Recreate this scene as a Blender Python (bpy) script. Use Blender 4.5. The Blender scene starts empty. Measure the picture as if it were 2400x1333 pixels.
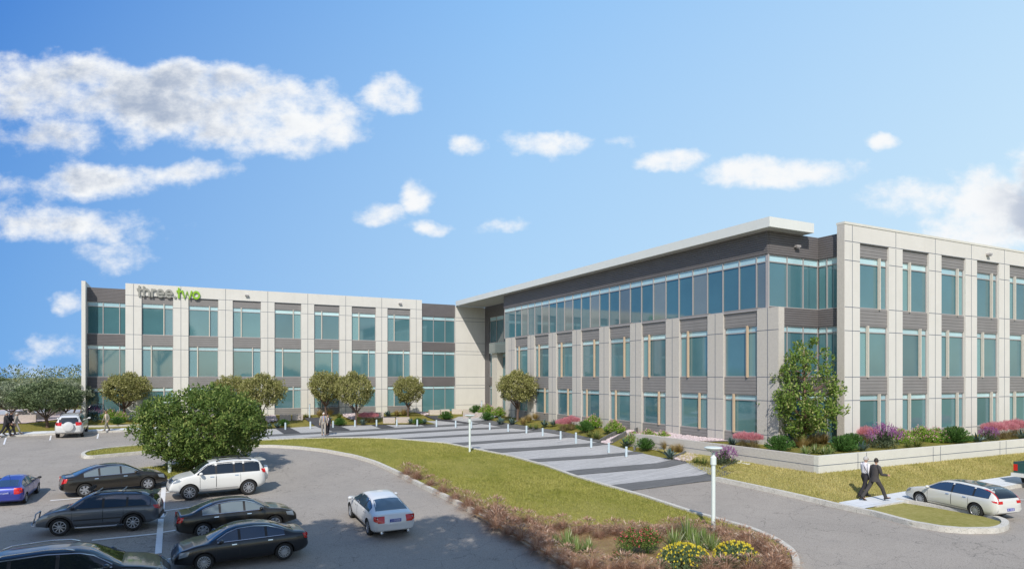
import bpy, bmesh, math, random
from mathutils import Vector, Matrix
from mathutils.bvhtree import BVHTree
import numpy as np

# ------------------------------------------------------------------ camera, sky, sun
SC = bpy.context.scene
COL = SC.collection
CAMZ = 5.0
FPX = 1528.0          # focal length in photo pixels (photo 2400 wide)
HOR = 883.0           # horizon row
FW = (.4586, .8886); RT = (.8886, -.4586)
YAW = math.atan2(.4586, .8886)
cam = bpy.data.cameras.new('camera'); camo = bpy.data.objects.new('camera', cam); COL.objects.link(camo)
cam.sensor_width = 36; cam.lens = 36 * FPX / 2400
cam.shift_y = (HOR - 666.5) / 2400
cam.clip_start = .1; cam.clip_end = 6000
camo.location = (0, 0, CAMZ); camo.rotation_euler = (math.pi / 2, 0, -YAW)
SC.camera = camo
SC.view_settings.view_transform = 'Standard'; SC.view_settings.look = 'None'
SC.view_settings.exposure = 0.0; SC.view_settings.gamma = 1
SC.view_settings.use_curve_mapping = False

LIGHT = Vector((.60, .92, -1.0)).normalized()
sun = bpy.data.lights.new('sun', 'SUN'); suno = bpy.data.objects.new('sun', sun); COL.objects.link(suno)
sun.energy = 4.0; sun.angle = math.radians(.5); sun.color = (1, .94, .855)
suno.rotation_euler = LIGHT.to_track_quat('-Z', 'Y').to_euler(); suno.location = (-20, -30, 40)
S = -LIGHT
ELEV = math.asin(S.z); ROT = math.atan2(S.x, S.y)

W = bpy.data.worlds.new('World'); SC.world = W; W.use_nodes = True
nt = W.node_tree; nt.nodes.clear()
def N(t, **k):
    n = nt.nodes.new(t)
    for a, b in k.items(): setattr(n, a, b)
    return n
def MT(op, a, b=None, clamp=False):
    n = N('ShaderNodeMath', operation=op, use_clamp=clamp)
    for i, x in enumerate((a, b)):
        if x is None: continue
        if isinstance(x, (int, float)): n.inputs[i].default_value = x
        else: nt.links.new(x, n.inputs[i])
    return n.outputs[0]
out = N('ShaderNodeOutputWorld'); bg = N('ShaderNodeBackground'); nt.links.new(bg.outputs[0], out.inputs[0])
bg.inputs[1].default_value = .13
sky = N('ShaderNodeTexSky', sky_type='NISHITA'); sky.sun_disc = False
sky.sun_elevation = ELEV; sky.sun_rotation = ROT; sky.air_density = 1.0; sky.dust_density = .6; sky.ozone_density = 1.5
tc = N('ShaderNodeTexCoord')
sep = N('ShaderNodeSeparateXYZ'); nt.links.new(tc.outputs['Generated'], sep.inputs[0])
dx, dy, dz = sep.outputs
fwd = MT('ADD', MT('MULTIPLY', dx, FW[0]), MT('MULTIPLY', dy, FW[1]))
rgt = MT('ADD', MT('MULTIPLY', dx, RT[0]), MT('MULTIPLY', dy, RT[1]))
fcl = MT('MAXIMUM', fwd, .05)
az = MT('DIVIDE', rgt, fcl); el = MT('DIVIDE', dz, fcl)      # tangent-plane sky chart
comb = N('ShaderNodeCombineXYZ'); nt.links.new(az, comb.inputs[0]); nt.links.new(el, comb.inputs[1])
chart = comb.outputs[0]
def noise(scale, detail, rough, vec=None, off=(0, 0, 0), sc=(1, 1, 1)):
    m = N('ShaderNodeMapping'); nt.links.new(vec or chart, m.inputs[0]); m.inputs['Location'].default_value = off; m.inputs['Scale'].default_value = sc
    n = N('ShaderNodeTexNoise'); n.inputs['Scale'].default_value = scale; n.inputs['Detail'].default_value = detail; n.inputs['Roughness'].default_value = rough
    nt.links.new(m.outputs[0], n.inputs['Vector']); return n.outputs['Fac']
# cloud patches: centre, half-size on the sky chart in photo units, weight
CL = [(330, 250, 340, 92, 1.3), (600, 270, 270, 92, 1.2), (60, 210, 260, 85, 1), (250, 190, 200, 55, 1), (430, 195, 250, 70, 1.1), (600, 260, 240, 90, 1.1), (760, 290, 130, 75, 1), (120, 310, 230, 60, .8),
      (930, 225, 75, 52, .95), (640, 340, 120, 50, .8), (240, 420, 160, 48, .95), (430, 405, 150, 34, .9), (90, 440, 160, 40, .7), (170, 530, 250, 52, 1),
      (40, 500, 130, 40, .7), (260, 600, 90, 50, .6), (870, 500, 55, 34, .75), (955, 460, 45, 40, .8), (990, 528, 62, 22, .8), (1085, 350, 55, 25, .7),
      (1270, 330, 115, 34, .95), (1150, 528, 75, 22, .7), (1450, 325, 40, 18, .6), (1570, 362, 100, 28, .85), (1860, 400, 190, 44, 1.15), (2085, 335, 50, 26, .7),
      (2170, 465, 190, 42, .95), (2330, 510, 180, 120, 1.5), (2430, 430, 120, 90, 1.4), (2230, 545, 90, 26, .9), (150, 715, 50, 25, .5), (150, 820, 130, 35, .7), (1560, 880, 9000, 18, .1)]
wn = noise(5, 5, .6, off=(3, 1, 0)); wn2 = noise(5, 5, .6, off=(7, 4, 0))
wu = MT('MULTIPLY', MT('SUBTRACT', wn, .5), .14); wv = MT('MULTIPLY', MT('SUBTRACT', wn2, .5), .09)
AZ = MT('ADD', az, wu); EL = MT('ADD', el, wv)
mask = None
for (cu, cv, ru, rv, wt) in CL:
    a = MT('MULTIPLY', MT('SUBTRACT', AZ, (cu - 1200) / FPX), FPX / ru)
    b = MT('MULTIPLY', MT('SUBTRACT', EL, (HOR - cv) / FPX), FPX / rv)
    e = MT('MULTIPLY', MT('SUBTRACT', 1.0, MT('ADD', MT('MULTIPLY', a, a), MT('MULTIPLY', b, b))), wt)
    mask = e if mask is None else MT('MAXIMUM', mask, e)
mask = MT('MAXIMUM', mask, -.8)
fb = noise(10, 12, .62, sc=(1, 1.4, 1)); fb2 = noise(10, 12, .62, sc=(1, 1.5, 1), off=(.012, -.035, 0))
dens = MT('ADD', MT('MULTIPLY', mask, .80), MT('MULTIPLY', MT('SUBTRACT', fb, .5), 3.0))
def sstep(x, a, b):
    n = N('ShaderNodeMapRange', interpolation_type='SMOOTHSTEP'); nt.links.new(x, n.inputs[0])
    n.inputs[1].default_value = a; n.inputs[2].default_value = b; return n.outputs[0]
alpha = MT('MULTIPLY', sstep(dens, -.05, .95), sstep(fwd, .1, .3))
low = noise(4, 3, .5, off=(1, 5, 0))
thick = sstep(MT('ADD', MT('SUBTRACT', dens, MT('MULTIPLY', MT('SUBTRACT', fb, fb2), 3.0)), MT('MULTIPLY', MT('SUBTRACT', low, .5), 1.6)), .38, 1.45)
cmix = N('ShaderNodeMix', data_type='RGBA'); grey = MT('MULTIPLY', thick, MT('MAXIMUM', sstep(MT('MULTIPLY', az, -1.0), .15, .55), MT('MULTIPLY', sstep(az, .70, .80), .8))); nt.links.new(grey, cmix.inputs[0])
cmix.inputs[6].default_value = (7.2, 7.35, 7.5, 1); cmix.inputs[7].default_value = (2.9, 3.5, 4.6, 1)
# clear sky ahead: deep blue on the left, paler to the right and towards the horizon
def cmx(f, a, b):
    n = N('ShaderNodeMix', data_type='RGBA'); nt.links.new(f, n.inputs[0])
    for k, q in ((6, a), (7, b)):
        if hasattr(q, 'is_output'): nt.links.new(q, n.inputs[k])
        else: n.inputs[k].default_value = (*[x / .13 for x in q], 1)
    return n.outputs[2]
def lin(x, a, b):
    n = N('ShaderNodeMapRange'); nt.links.new(x, n.inputs[0]); n.inputs[1].default_value = a; n.inputs[2].default_value = b; return n.outputs[0]
ve = lin(el, 0, .6); h1 = lin(az, -.85, 0); h2 = lin(az, 0, .85)
topc = cmx(h2, cmx(h1, (.060, .225, .66), (.27, .53, .91)), (.50, .73, .96)); botc = cmx(h2, cmx(h1, (.17, .41, .81), (.47, .71, .95)), (.68, .87, .97))
grad = cmx(ve, botc, topc)
mul = N('ShaderNodeMix', data_type='RGBA'); nt.links.new(sstep(fwd, .0, .35), mul.inputs[0])
nt.links.new(sky.outputs[0], mul.inputs[6]); nt.links.new(grad, mul.inputs[7])
fin = N('ShaderNodeMix', data_type='RGBA'); nt.links.new(alpha, fin.inputs[0]); nt.links.new(mul.outputs[2], fin.inputs[6]); nt.links.new(cmix.outputs[2], fin.inputs[7])
nt.links.new(fin.outputs[2], bg.inputs[0])

# ------------------------------------------------------------------ terrain
def ss(a, b, x):
    t = min(1, max(0, (x - a) / (b - a))); return t * t * (3 - 2 * t)
def H(X, Y):
    z = .42 * ss(38, 62, Y)
    A = -.55 * (1 - ss(32, 44, Y)) - .55 * (1 - ss(18, 30, Y))
    z += A * (.2 + .8 * (1 - ss(8, 24, X)))
    r = 1 - ss(1.5, 9.0, 69.3 - Y) if X < 40 else 0
    d = math.hypot(max(0, 29 - X), max(0, 25 - Y))
    r = max(r, .38 * (1 - ss(0, 11, d)) + .62 * (1 - ss(0, 4.2, d)))
    z += (1.15 - z) * r
    d3 = math.hypot(max(0, 26.3 - X), max(0, 20.2 - Y))
    r3 = 1 - ss(0, 3.4, d3)
    return max(z, z + (.46 - z) * r3) if Y < 40 else z
def ray(u): t = (u - 1200) / FPX; return (FW[0] + RT[0] * t, FW[1] + RT[1] * t)
def G(u, v, off=0.0):
    """ground point seen at photo position u, v"""
    a, b = ray(u); k = (v - HOR) / FPX; d = 6.0
    while d < 300:
        if CAMZ - k * d < H(a * d, b * d) + off: break
        d += .25
    lo, hi = d - .25, d
    for _ in range(20):
        m = (lo + hi) / 2
        if CAMZ - k * m < H(a * m, b * m) + off: hi = m
        else: lo = m
    return (a * hi, b * hi)
def G3(u, v, off=0.0):
    x, y = G(u, v, off); return (x, y, H(x, y) + off)

# ------------------------------------------------------------------ helpers
def tag(o, label=None, cat=None, group=None, kind=None):
    if label: o['label'] = label
    if cat: o['category'] = cat
    if group: o['group'] = group
    if kind: o['kind'] = kind
    return o
def empty(name, loc=(0, 0, 0), rz=0, label=None, cat=None, group=None):
    o = bpy.data.objects.new(name, None); COL.objects.link(o); o.location = loc; o.rotation_euler = (0, 0, rz)
    o.empty_display_size = .2
    return tag(o, label, cat, group)
def link(name, me, parent=None, mats=None, smooth=False):
    o = bpy.data.objects.new(name, me); COL.objects.link(o)
    if parent is not None: o.parent = parent
    if mats and not me.materials:
        for m in (mats if isinstance(mats, (list, tuple)) else [mats]): me.materials.append(m)
    if smooth:
        me.polygons.foreach_set('use_smooth', [True] * len(me.polygons))
    return o
class MB:
    def __init__(s): s.v = []; s.f = []; s.m = []
    def add(s, vs, fs, mi=0):
        b = len(s.v); s.v += [tuple(p) for p in vs]; s.f += [tuple(b + i for i in f) for f in fs]; s.m += [mi] * len(fs); return s
    def box(s, x0, x1, y0, y1, z0, z1, mi=0):
        v = [(x, y, z) for x in (x0, x1) for y in (y0, y1) for z in (z0, z1)]
        return s.add(v, [(0, 1, 3, 2), (4, 6, 7, 5), (0, 4, 5, 1), (2, 3, 7, 6), (0, 2, 6, 4), (1, 5, 7, 3)], mi)
    def tube(s, pts, rad, n=8, mi=0, ell=(1, 1), cap=True, up=(0, 0, 1)):
        pts = [Vector(p) for p in pts]; k = len(pts)
        if not isinstance(rad, (list, tuple)): rad = [rad] * k
        vs = []; a = None
        for i, p in enumerate(pts):
            t = (pts[min(i + 1, k - 1)] - pts[max(i - 1, 0)]).normalized()
            if a is None:
                u = Vector(up)
                if abs(t.dot(u)) > .97: u = Vector((1, 0, 0)) if abs(t.x) < .9 else Vector((0, 1, 0))
                a = t.cross(u).normalized()
            else: a = (a - t * a.dot(t)).normalized()
            b = a.cross(t).normalized()
            r = rad[i]
            ra, rb = (r if isinstance(r, (list, tuple)) else (r * ell[0], r * ell[1]))
            for j in range(n):
                q = 2 * math.pi * j / n; vs.append(p + a * (math.cos(q) * ra) + b * (math.sin(q) * rb))
        fs = [(i * n + j, i * n + (j + 1) % n, (i + 1) * n + (j + 1) % n, (i + 1) * n + j) for i in range(k - 1) for j in range(n)]
        if cap: fs += [tuple(range(n))[::-1], tuple((k - 1) * n + j for j in range(n))]
        return s.add(vs, fs, mi)
    def lathe(s, prof, n=16, c=(0, 0, 0), mi=0, axis='z'):
        vs = []; k = len(prof)
        for (r, h) in prof:
            for j in range(n):
                q = 2 * math.pi * j / n; x, y = r * math.cos(q), r * math.sin(q)
                vs.append((c[0] + x, c[1] + y, c[2] + h) if axis == 'z' else (c[0] + x, c[1] + h, c[2] + y))
        fs = [(i * n + j, i * n + (j + 1) % n, (i + 1) * n + (j + 1) % n, (i + 1) * n + j) for i in range(k - 1) for j in range(n)]
        fs += [tuple(range(n))[::-1], tuple((k - 1) * n + j for j in range(n))]
        return s.add(vs, fs, mi)
    def ball(s, c, r, n=8, mi=0):
        if not isinstance(r, (list, tuple)): r = (r, r, r)
        vs = []; fs = []
        for i in range(1, n):
            p = math.pi * i / n
            for j in range(n * 2 - 4):
                q = 2 * math.pi * j / (n * 2 - 4)
                vs.append((c[0] + r[0] * math.sin(p) * math.cos(q), c[1] + r[1] * math.sin(p) * math.sin(q), c[2] + r[2] * math.cos(p)))
        m = n * 2 - 4
        for i in range(n - 2):
            for j in range(m): fs.append((i * m + j, (i + 1) * m + j, (i + 1) * m + (j + 1) % m, i * m + (j + 1) % m))
        fs += [tuple(range(m)), tuple((n - 2) * m + j for j in range(m))[::-1]]
        return s.add(vs, fs, mi)
    def build(s, name, mats, parent=None, smooth=False, flat=None):
        me = bpy.data.meshes.new(name); me.from_pydata(s.v, [], s.f)
        for m in (mats if isinstance(mats, (list, tuple)) else [mats]): me.materials.append(m)
        me.polygons.foreach_set('material_index', s.m)
        bm = bmesh.new(); bm.from_mesh(me); bmesh.ops.recalc_face_normals(bm, faces=bm.faces); bm.to_mesh(me); bm.free()
        return link(name, me, parent, smooth=smooth)
def drape(name, poly, mat, zf, cell=1.0, holes=None):
    """flat polygon cut on a grid and laid on the terrain"""
    bm = bmesh.new(); bm.faces.new([bm.verts.new((x, y, 0)) for x, y in poly])
    bmesh.ops.triangulate(bm, faces=bm.faces[:])
    xs = [p[0] for p in poly]; ys = [p[1] for p in poly]
    for ax, lo, hi in ((0, min(xs), max(xs)), (1, min(ys), max(ys))):
        k = math.floor(lo / cell) + 1
        while k * cell < hi:
            co = [0, 0, 0]; no = [0, 0, 0]; co[ax] = k * cell; no[ax] = 1
            bmesh.ops.bisect_plane(bm, geom=bm.verts[:] + bm.edges[:] + bm.faces[:], plane_co=co, plane_no=no, dist=1e-5)
            k += 1
    for v in bm.verts: v.co.z = zf(v.co.x, v.co.y)
    bmesh.ops.triangulate(bm, faces=bm.faces[:])
    for f in bm.faces:
        if f.normal.z < 0: f.normal_flip()
        f.smooth = True
    me = bpy.data.meshes.new(name); bm.to_mesh(me); bm.free(); me.materials.append(mat)
    return link(name, me)
def densify(path, step=.6):
    o = []
    for a, b in zip(path, path[1:]):
        n = max(1, int(math.dist(a, b) / step))
        o += [(a[0] + (b[0] - a[0]) * i / n, a[1] + (b[1] - a[1]) * i / n) for i in range(n)]
    return o + [path[-1]]
def smooth_path(p, it=2, closed=False):
    for _ in range(it):
        q = [] if closed else [p[0]]
        rng = range(len(p)) if closed else range(len(p) - 1)
        for i in rng:
            a, b = p[i], p[(i + 1) % len(p)]
            q += [(a[0] * .75 + b[0] * .25, a[1] * .75 + b[1] * .25), (a[0] * .25 + b[0] * .75, a[1] * .25 + b[1] * .75)]
        if not closed: q.append(p[-1])
        p = q
    return p
def kerb(path, w=.16, hgt=.15, mat=None, name='kerb', closed=False, base=-.1):
    p = densify(path + ([path[0]] if closed else [])); vs = []; n = len(p)
    for i in range(n):
        if closed: a = p[(i - 1) % (n - 1)]; b = p[(i + 1) % (n - 1)]
        else: a = p[max(i - 1, 0)]; b = p[min(i + 1, n - 1)]
        t = Vector((b[0] - a[0], b[1] - a[1])).normalized(); s = Vector((-t.y, t.x)) * w / 2
        z = H(*p[i])
        for (sg, zz) in ((1, base), (1, hgt), (-1, hgt), (-1, base)):
            vs.append((p[i][0] + s.x * sg, p[i][1] + s.y * sg, z + zz))
    fs = [(i * 4 + j, i * 4 + (j + 1) % 4, (i + 1) * 4 + (j + 1) % 4, (i + 1) * 4 + j) for i in range(n - 1) for j in range(4)]
    fs += [(0, 1, 2, 3), ((n - 1) * 4 + 3, (n - 1) * 4 + 2, (n - 1) * 4 + 1, (n - 1) * 4)]
    o = MB().add(vs, fs).build(name, mat); return tag(o, kind='structure')

# ------------------------------------------------------------------ materials
MATS = {}
def M(name, col, rough=.6, metal=0, var=0, vscale=3, bump=0, bscale=20, spec=.5, col2=None, coat=0, detail=4, stretch=None):
    if name in MATS: return MATS[name]
    m = bpy.data.materials.new(name); m.use_nodes = True; t = m.node_tree; b = t.nodes['Principled BSDF']
    b.inputs['Base Color'].default_value = (*col, 1); b.inputs['Roughness'].default_value = rough; b.inputs['Metallic'].default_value = metal
    b.inputs['Specular IOR Level'].default_value = spec; b.inputs['Coat Weight'].default_value = coat; b.inputs['Coat Roughness'].default_value = .04
    tcn = t.nodes.new('ShaderNodeTexCoord'); vec = tcn.outputs['Object']
    if stretch:
        mp = t.nodes.new('ShaderNodeMapping'); mp.inputs['Scale'].default_value = stretch; t.links.new(vec, mp.inputs[0]); vec = mp.outputs[0]
    if var or col2:
        n = t.nodes.new('ShaderNodeTexNoise'); n.inputs['Scale'].default_value = vscale; n.inputs['Detail'].default_value = detail; n.inputs['Roughness'].default_value = .65
        t.links.new(vec, n.inputs['Vector'])
        cr = t.nodes.new('ShaderNodeMapRange'); cr.inputs[1].default_value = .3; cr.inputs[2].default_value = .7; t.links.new(n.outputs['Fac'], cr.inputs[0])
        mx = t.nodes.new('ShaderNodeMix'); mx.data_type = 'RGBA'; t.links.new(cr.outputs[0], mx.inputs[0])
        c2 = col2 or tuple(c * (1 + var) for c in col); c1 = col if col2 else tuple(c * (1 - var) for c in col)
        mx.inputs[6].default_value = (*c1, 1); mx.inputs[7].default_value = (*c2, 1); t.links.new(mx.outputs[2], b.inputs['Base Color'])
    if bump:
        n = t.nodes.new('ShaderNodeTexNoise'); n.inputs['Scale'].default_value = bscale; n.inputs['Detail'].default_value = 3; t.links.new(vec, n.inputs['Vector'])
        bp = t.nodes.new('ShaderNodeBump'); bp.inputs['Strength'].default_value = bump; bp.inputs['Distance'].default_value = .03
        t.links.new(n.outputs['Fac'], bp.inputs['Height']); t.links.new(bp.outputs[0], b.inputs['Normal'])
    MATS[name] = m; return m
class NG:
    """small node-graph helper for the richer materials"""
    def __init__(s, name, rough=.8, spec=.3):
        s.m = bpy.data.materials.new(name); s.m.use_nodes = True; s.t = s.m.node_tree; s.b = s.t.nodes['Principled BSDF']
        s.b.inputs['Roughness'].default_value = rough; s.b.inputs['Specular IOR Level'].default_value = spec
        s.tc = s.t.nodes.new('ShaderNodeTexCoord').outputs['Object']; MATS[name] = s.m
    def n(s, typ, ins={}, **k):
        x = s.t.nodes.new(typ)
        for a, b in k.items(): setattr(x, a, b)
        for a, b in ins.items():
            if hasattr(b, 'is_output'): s.t.links.new(b, x.inputs[a])
            else: x.inputs[a].default_value = b
        return x
    def noise(s, scale, detail=4, rough=.6, stretch=None, off=(0, 0, 0)):
        v = s.tc
        if stretch or any(off): v = s.n('ShaderNodeMapping', {0: s.tc, 'Scale': stretch or (1, 1, 1), 'Location': off}).outputs[0]
        return s.n('ShaderNodeTexNoise', {'Vector': v, 'Scale': scale, 'Detail': detail, 'Roughness': rough}).outputs['Fac']
    def mr(s, x, a, b, c=0, d=1): return s.n('ShaderNodeMapRange', {0: x, 1: a, 2: b, 3: c, 4: d}).outputs[0]
    def mix(s, f, a, b, blend='MIX'):
        x = s.n('ShaderNodeMix', data_type='RGBA', blend_type=blend)
        for i, q in ((0, f), (6, a), (7, b)):
            if hasattr(q, 'is_output'): s.t.links.new(q, x.inputs[i])
            else: x.inputs[i].default_value = q if i == 0 else ((*q, 1) if len(q) == 3 else q)
        return x.outputs[2]
    def math(s, op, a, b=0.0): return s.n('ShaderNodeMath', {0: a, 1: b}, operation=op).outputs[0]
    def col(s, c): s.t.links.new(c, s.b.inputs['Base Color'])
    def bump(s, hgt, st=.4, dist=.02):
        x = s.n('ShaderNodeBump', {'Height': hgt, 'Strength': st, 'Distance': dist}); s.t.links.new(x.outputs[0], s.b.inputs['Normal'])
# asphalt: speckle, broad patches, fine cracks
g = NG('asphalt', .9)
c = g.mix(g.mr(g.noise(.35, 5), .35, .65), (.25, .222, .19), (.325, .288, .246)); c = g.mix(g.mr(g.noise(.9, 6, .75, (1, 1, 1), (20, 3, 0)), .56, .72), c, (.20, .18, .16)); c = g.mix(g.mr(g.noise(.25, 3, .6, (1, .35, 1), (4, 8, 0)), .55, .7, 0, .5), c, (.38, .33, .275))
c = g.mix(g.mr(g.noise(60, 2), .35, .7), c, (.42, .39, .36)); c = g.mix(g.mr(g.noise(38, 2, off=(5, 2, 0)), .58, .68), c, (.10, .095, .09))
vo = g.n('ShaderNodeTexVoronoi', {'Vector': g.n('ShaderNodeMapping', {0: g.n('ShaderNodeVectorMath', {0: g.tc, 1: g.n('ShaderNodeTexNoise', {'Vector': g.tc, 'Scale': 1.5, 'Detail': 5}).outputs['Color']}, operation='ADD').outputs[0], 'Scale': (.8, .8, .8)}).outputs[0], 'Scale': .9}, feature='DISTANCE_TO_EDGE').outputs['Distance']
cr = g.math('MULTIPLY', g.mr(vo, .0, .012, 1, 0), g.mr(g.noise(.5, 3, off=(9, 9, 0)), .42, .52))
g.col(g.mix(g.math('MULTIPLY', cr, .6), c, (.06, .055, .05))); g.bump(g.noise(70, 3), .35, .01)
# lawn
def grassmat(name, a, b, c3, sc=1.0):
    g = NG(name, .95, .1)
    c = g.mix(g.mr(g.noise(.7 * sc, 5, .7, (1, .6, 1)), .35, .65), a, b)
    c = g.mix(g.mr(g.noise(.22 * sc, 3, .6, (1, .5, 1), (7, 1, 0)), .45, .65, 0, .45), c, c3)
    c = g.mix(g.mr(g.noise(9 * sc, 4, .7, (1, .45, 1)), .45, .75), c, c3)
    c = g.mix(g.mr(g.noise(34 * sc, 3, .7, (1, .5, 1), (3, 3, 0)), .35, .7, .35, 0), c, tuple(x * .35 for x in a))
    g.col(c); g.bump(g.noise(26 * sc, 4, .7, (1, .5, 1)), .9, .06); return g.m
grassmat('lawn', (.22, .235, .045), (.31, .30, .07), (.42, .37, .13))
grassmat('dry_lawn', (.30, .29, .075), (.40, .365, .12), (.54, .46, .2))
grassmat('bed_ground', (.19, .19, .035), (.27, .24, .06), (.34, .28, .1))
g = NG('mulch', .95, .1); c = g.mix(g.mr(g.noise(3, 5), .35, .65), (.26, .17, .09), (.38, .27, .15)); c = g.mix(g.mr(g.noise(40, 3), .5, .7), c, (.12, .08, .05)); g.col(c); g.bump(g.noise(30, 4), .9, .05)
def pavemat(name, a, b, kx, ky):
    g = NG(name, .85, .3); sx = g.n('ShaderNodeSeparateXYZ', {0: g.tc}).outputs
    c = g.mix(g.mr(g.noise(4, 4, .7, (.12, 1.6, 1)), .3, .7), a, b)
    br = g.n('ShaderNodeTexBrick', {'Vector': g.tc, 'Scale': 1.0, 'Mortar Size': .012, 'Brick Width': kx, 'Row Height': ky, 'Color1': (1, 1, 1, 1), 'Color2': (.88, .88, .88, 1), 'Mortar': (.6, .6, .6, 1)}).outputs['Color']
    g.col(g.mix(1.0, c, br, 'MULTIPLY')); return g.m
pavemat('light_paver', (.40, .40, .40), (.53, .53, .53), 1.2, .3)
pavemat('dark_paver', (.13, .133, .135), (.18, .183, .185), 1.2, .3)
pavemat('black_paver', (.05, .052, .06), (.11, .112, .12), .9, .45)
pavemat('sidewalk_concrete', (.60, .63, .66), (.70, .73, .76), 1.5, 1.5)
g = NG('kerb_concrete', .85); c = g.mix(g.mr(g.noise(5, 4), .3, .7), (.50, .48, .43), (.64, .62, .57)); c = g.mix(g.mr(g.noise(30, 2), .62, .66), c, (.2, .19, .17)); g.col(c); g.bump(g.noise(40, 3), .4)
g = NG('cream_concrete', .8); c = g.mix(g.mr(g.noise(.8, 4), .3, .7), (.645, .63, .585), (.685, .67, .625)); c = g.mix(g.mr(g.noise(2.2, 5, .7, (1, 1, .12)), .5, .85, 0, .35), c, (.53, .51, .46)); g.col(c); g.bump(g.noise(60, 3), .08, .01)
M('rough_concrete_shaded', (.54, .51, .465), .9, var=.05, vscale=6, bump=.5, bscale=14)  # greyer base colour carries the grazing light on left-facing sides; roughness is bump
M('wall_concrete', (.66, .65, .59), .85, var=.04, vscale=1.2, bump=.35, bscale=18)
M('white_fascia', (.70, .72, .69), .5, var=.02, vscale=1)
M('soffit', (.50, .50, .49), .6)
M('joint', (.13, .15, .19), .8)
M('mullion', (.46, .43, .42), .45, metal=.3)
M('fin_stone', (.60, .56, .49), .8, var=.05, vscale=5); M('fin_tan', (.52, .40, .28), .8, var=.05, vscale=5)
def siding(name, a, pitch, gw):
    g = NG(name, .55, .35); z = g.n('ShaderNodeSeparateXYZ', {0: g.tc}).outputs[2]
    fr = g.math('FRACT', g.math('DIVIDE', z, pitch)); gm = g.mr(g.math('ABSOLUTE', g.math('SUBTRACT', fr, .5)), .5 - gw, .5)
    c = g.mix(g.mr(g.noise(1.2, 3), .3, .7), tuple(x * .94 for x in a), tuple(x * 1.06 for x in a))
    g.col(g.mix(gm, c, tuple(x * .52 for x in a))); g.bump(g.math('SUBTRACT', 1.0, gm), .6, .03); return g.m
siding('panel_siding', (.25, .24, .235), .19, .09)
siding('dark_siding', (.155, .145, .147), .13, .2)
def glassm(name, c, rough=.04, dots=False):
    g = NG(name, rough, .6); g.b.inputs['IOR'].default_value = 1.95
    cc = g.mix(g.mr(g.noise(.22, 3), .3, .7), tuple(x * .86 for x in c), tuple(x * 1.12 for x in c))
    if dots:
        sx = g.n('ShaderNodeSeparateXYZ', {0: g.tc}).outputs
        k = 2 * math.pi / .11
        w = g.math('MULTIPLY', g.math('SINE', g.math('MULTIPLY', g.math('ADD', sx[0], sx[1]), k)), g.math('SINE', g.math('MULTIPLY', sx[2], k)))
        cc = g.mix(g.mr(w, -.15, .15), cc, (.22, .40, .42))
        g.b.inputs['Roughness'].default_value = .5
    oi = g.n('ShaderNodeObjectInfo').outputs['Random']; g.col(g.mix(1.0, cc, g.mix(oi, (.74, .80, .86), (1.30, 1.24, 1.20)), 'MULTIPLY')); return g.m
glassm('teal_glass', (.078, .185, .21)); glassm('spandrel_glass', (.15, .19, .19), .08); glassm('transom_glass', (.44, .64, .67), .15); glassm('screen', (.05, .16, .18), dots=True)
M('stone_block', (.50, .44, .40), .9, var=.12, vscale=6, bump=.9, bscale=10)
M('stone_block_warm', (.56, .50, .44), .9, var=.12, vscale=6, bump=.9, bscale=10)
M('lamp_white', (.70, .78, .76), .35)
M('bollard_white', (.52, .62, .68), .4)
M('pebble_mauve', (.42, .34, .36), .7, col2=(.72, .62, .62), vscale=9)
M('pebble_white', (.55, .57, .56), .7, col2=(.85, .87, .86), vscale=9)
M('bark', (.13, .085, .065), .9, var=.3, vscale=8, bump=.6, bscale=20)
M('bark_pink', (.26, .15, .12), .9, var=.2, vscale=8, bump=.5, bscale=20)
M('white_paint', (.78, .79, .80), .6, var=.06, vscale=4)
# ------------------------------------------------------------------ ground, roads, lawns, paving
def PXS(pts, off=0.0):
    o = []
    for a, b in zip(pts, pts[1:]):
        n = max(1, int(math.dist(a, b) / 22))
        for i in range(n): o.append(G(a[0] + (b[0] - a[0]) * i / n, a[1] + (b[1] - a[1]) * i / n, off))
    return o + [G(*pts[-1], off)]
gx = [-900, -500, -300, -200, -140] + list(range(-100, -40, 10)) + [x for x in np.arange(-40, 60, 1.0)] + list(range(60, 140, 10)) + [200, 300, 500, 900]
gy = [-300, -100, -40, -20] + [y for y in np.arange(-8, 76, 1.0)] + list(range(76, 160, 8)) + [200, 300, 500, 900, 1600, 3000]
vs = [(x, y, H(x, y) - .05) for y in gy for x in gx]; nx = len(gx)
fs = [(j * nx + i, j * nx + i + 1, (j + 1) * nx + i + 1, (j + 1) * nx + i) for j in range(len(gy) - 1) for i in range(nx - 1)]
tag(MB().add(vs, fs).build('ground', MATS['bed_ground'], smooth=True), kind='structure')
# parking and drives: one asphalt sheet
asp = PXS([(0, 1024), (330, 1007), (470, 1012), (612, 1024)]) + [(14.0, 58.5), (24.0, 57.6), (25.2, 40.0), (23.7, 24.6), (24.5, 20.0), (24.6, 17.5), (27.0, 16.2), (45, 16.2), (60, 16.2), (60, -8), (-30, -8), (-40, 30), (-40, 66), (-22, 64.8)]
k_ = asp.index((60, 16.2)); asp = [(-60, 70.5), (-22, 65.2)] + asp[:k_ + 1] + [(60, -8), (-60, -8)]
tag(drape('parking_asphalt', asp, MATS['asphalt'], lambda x, y: H(x, y) - .012), kind='structure')
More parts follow.
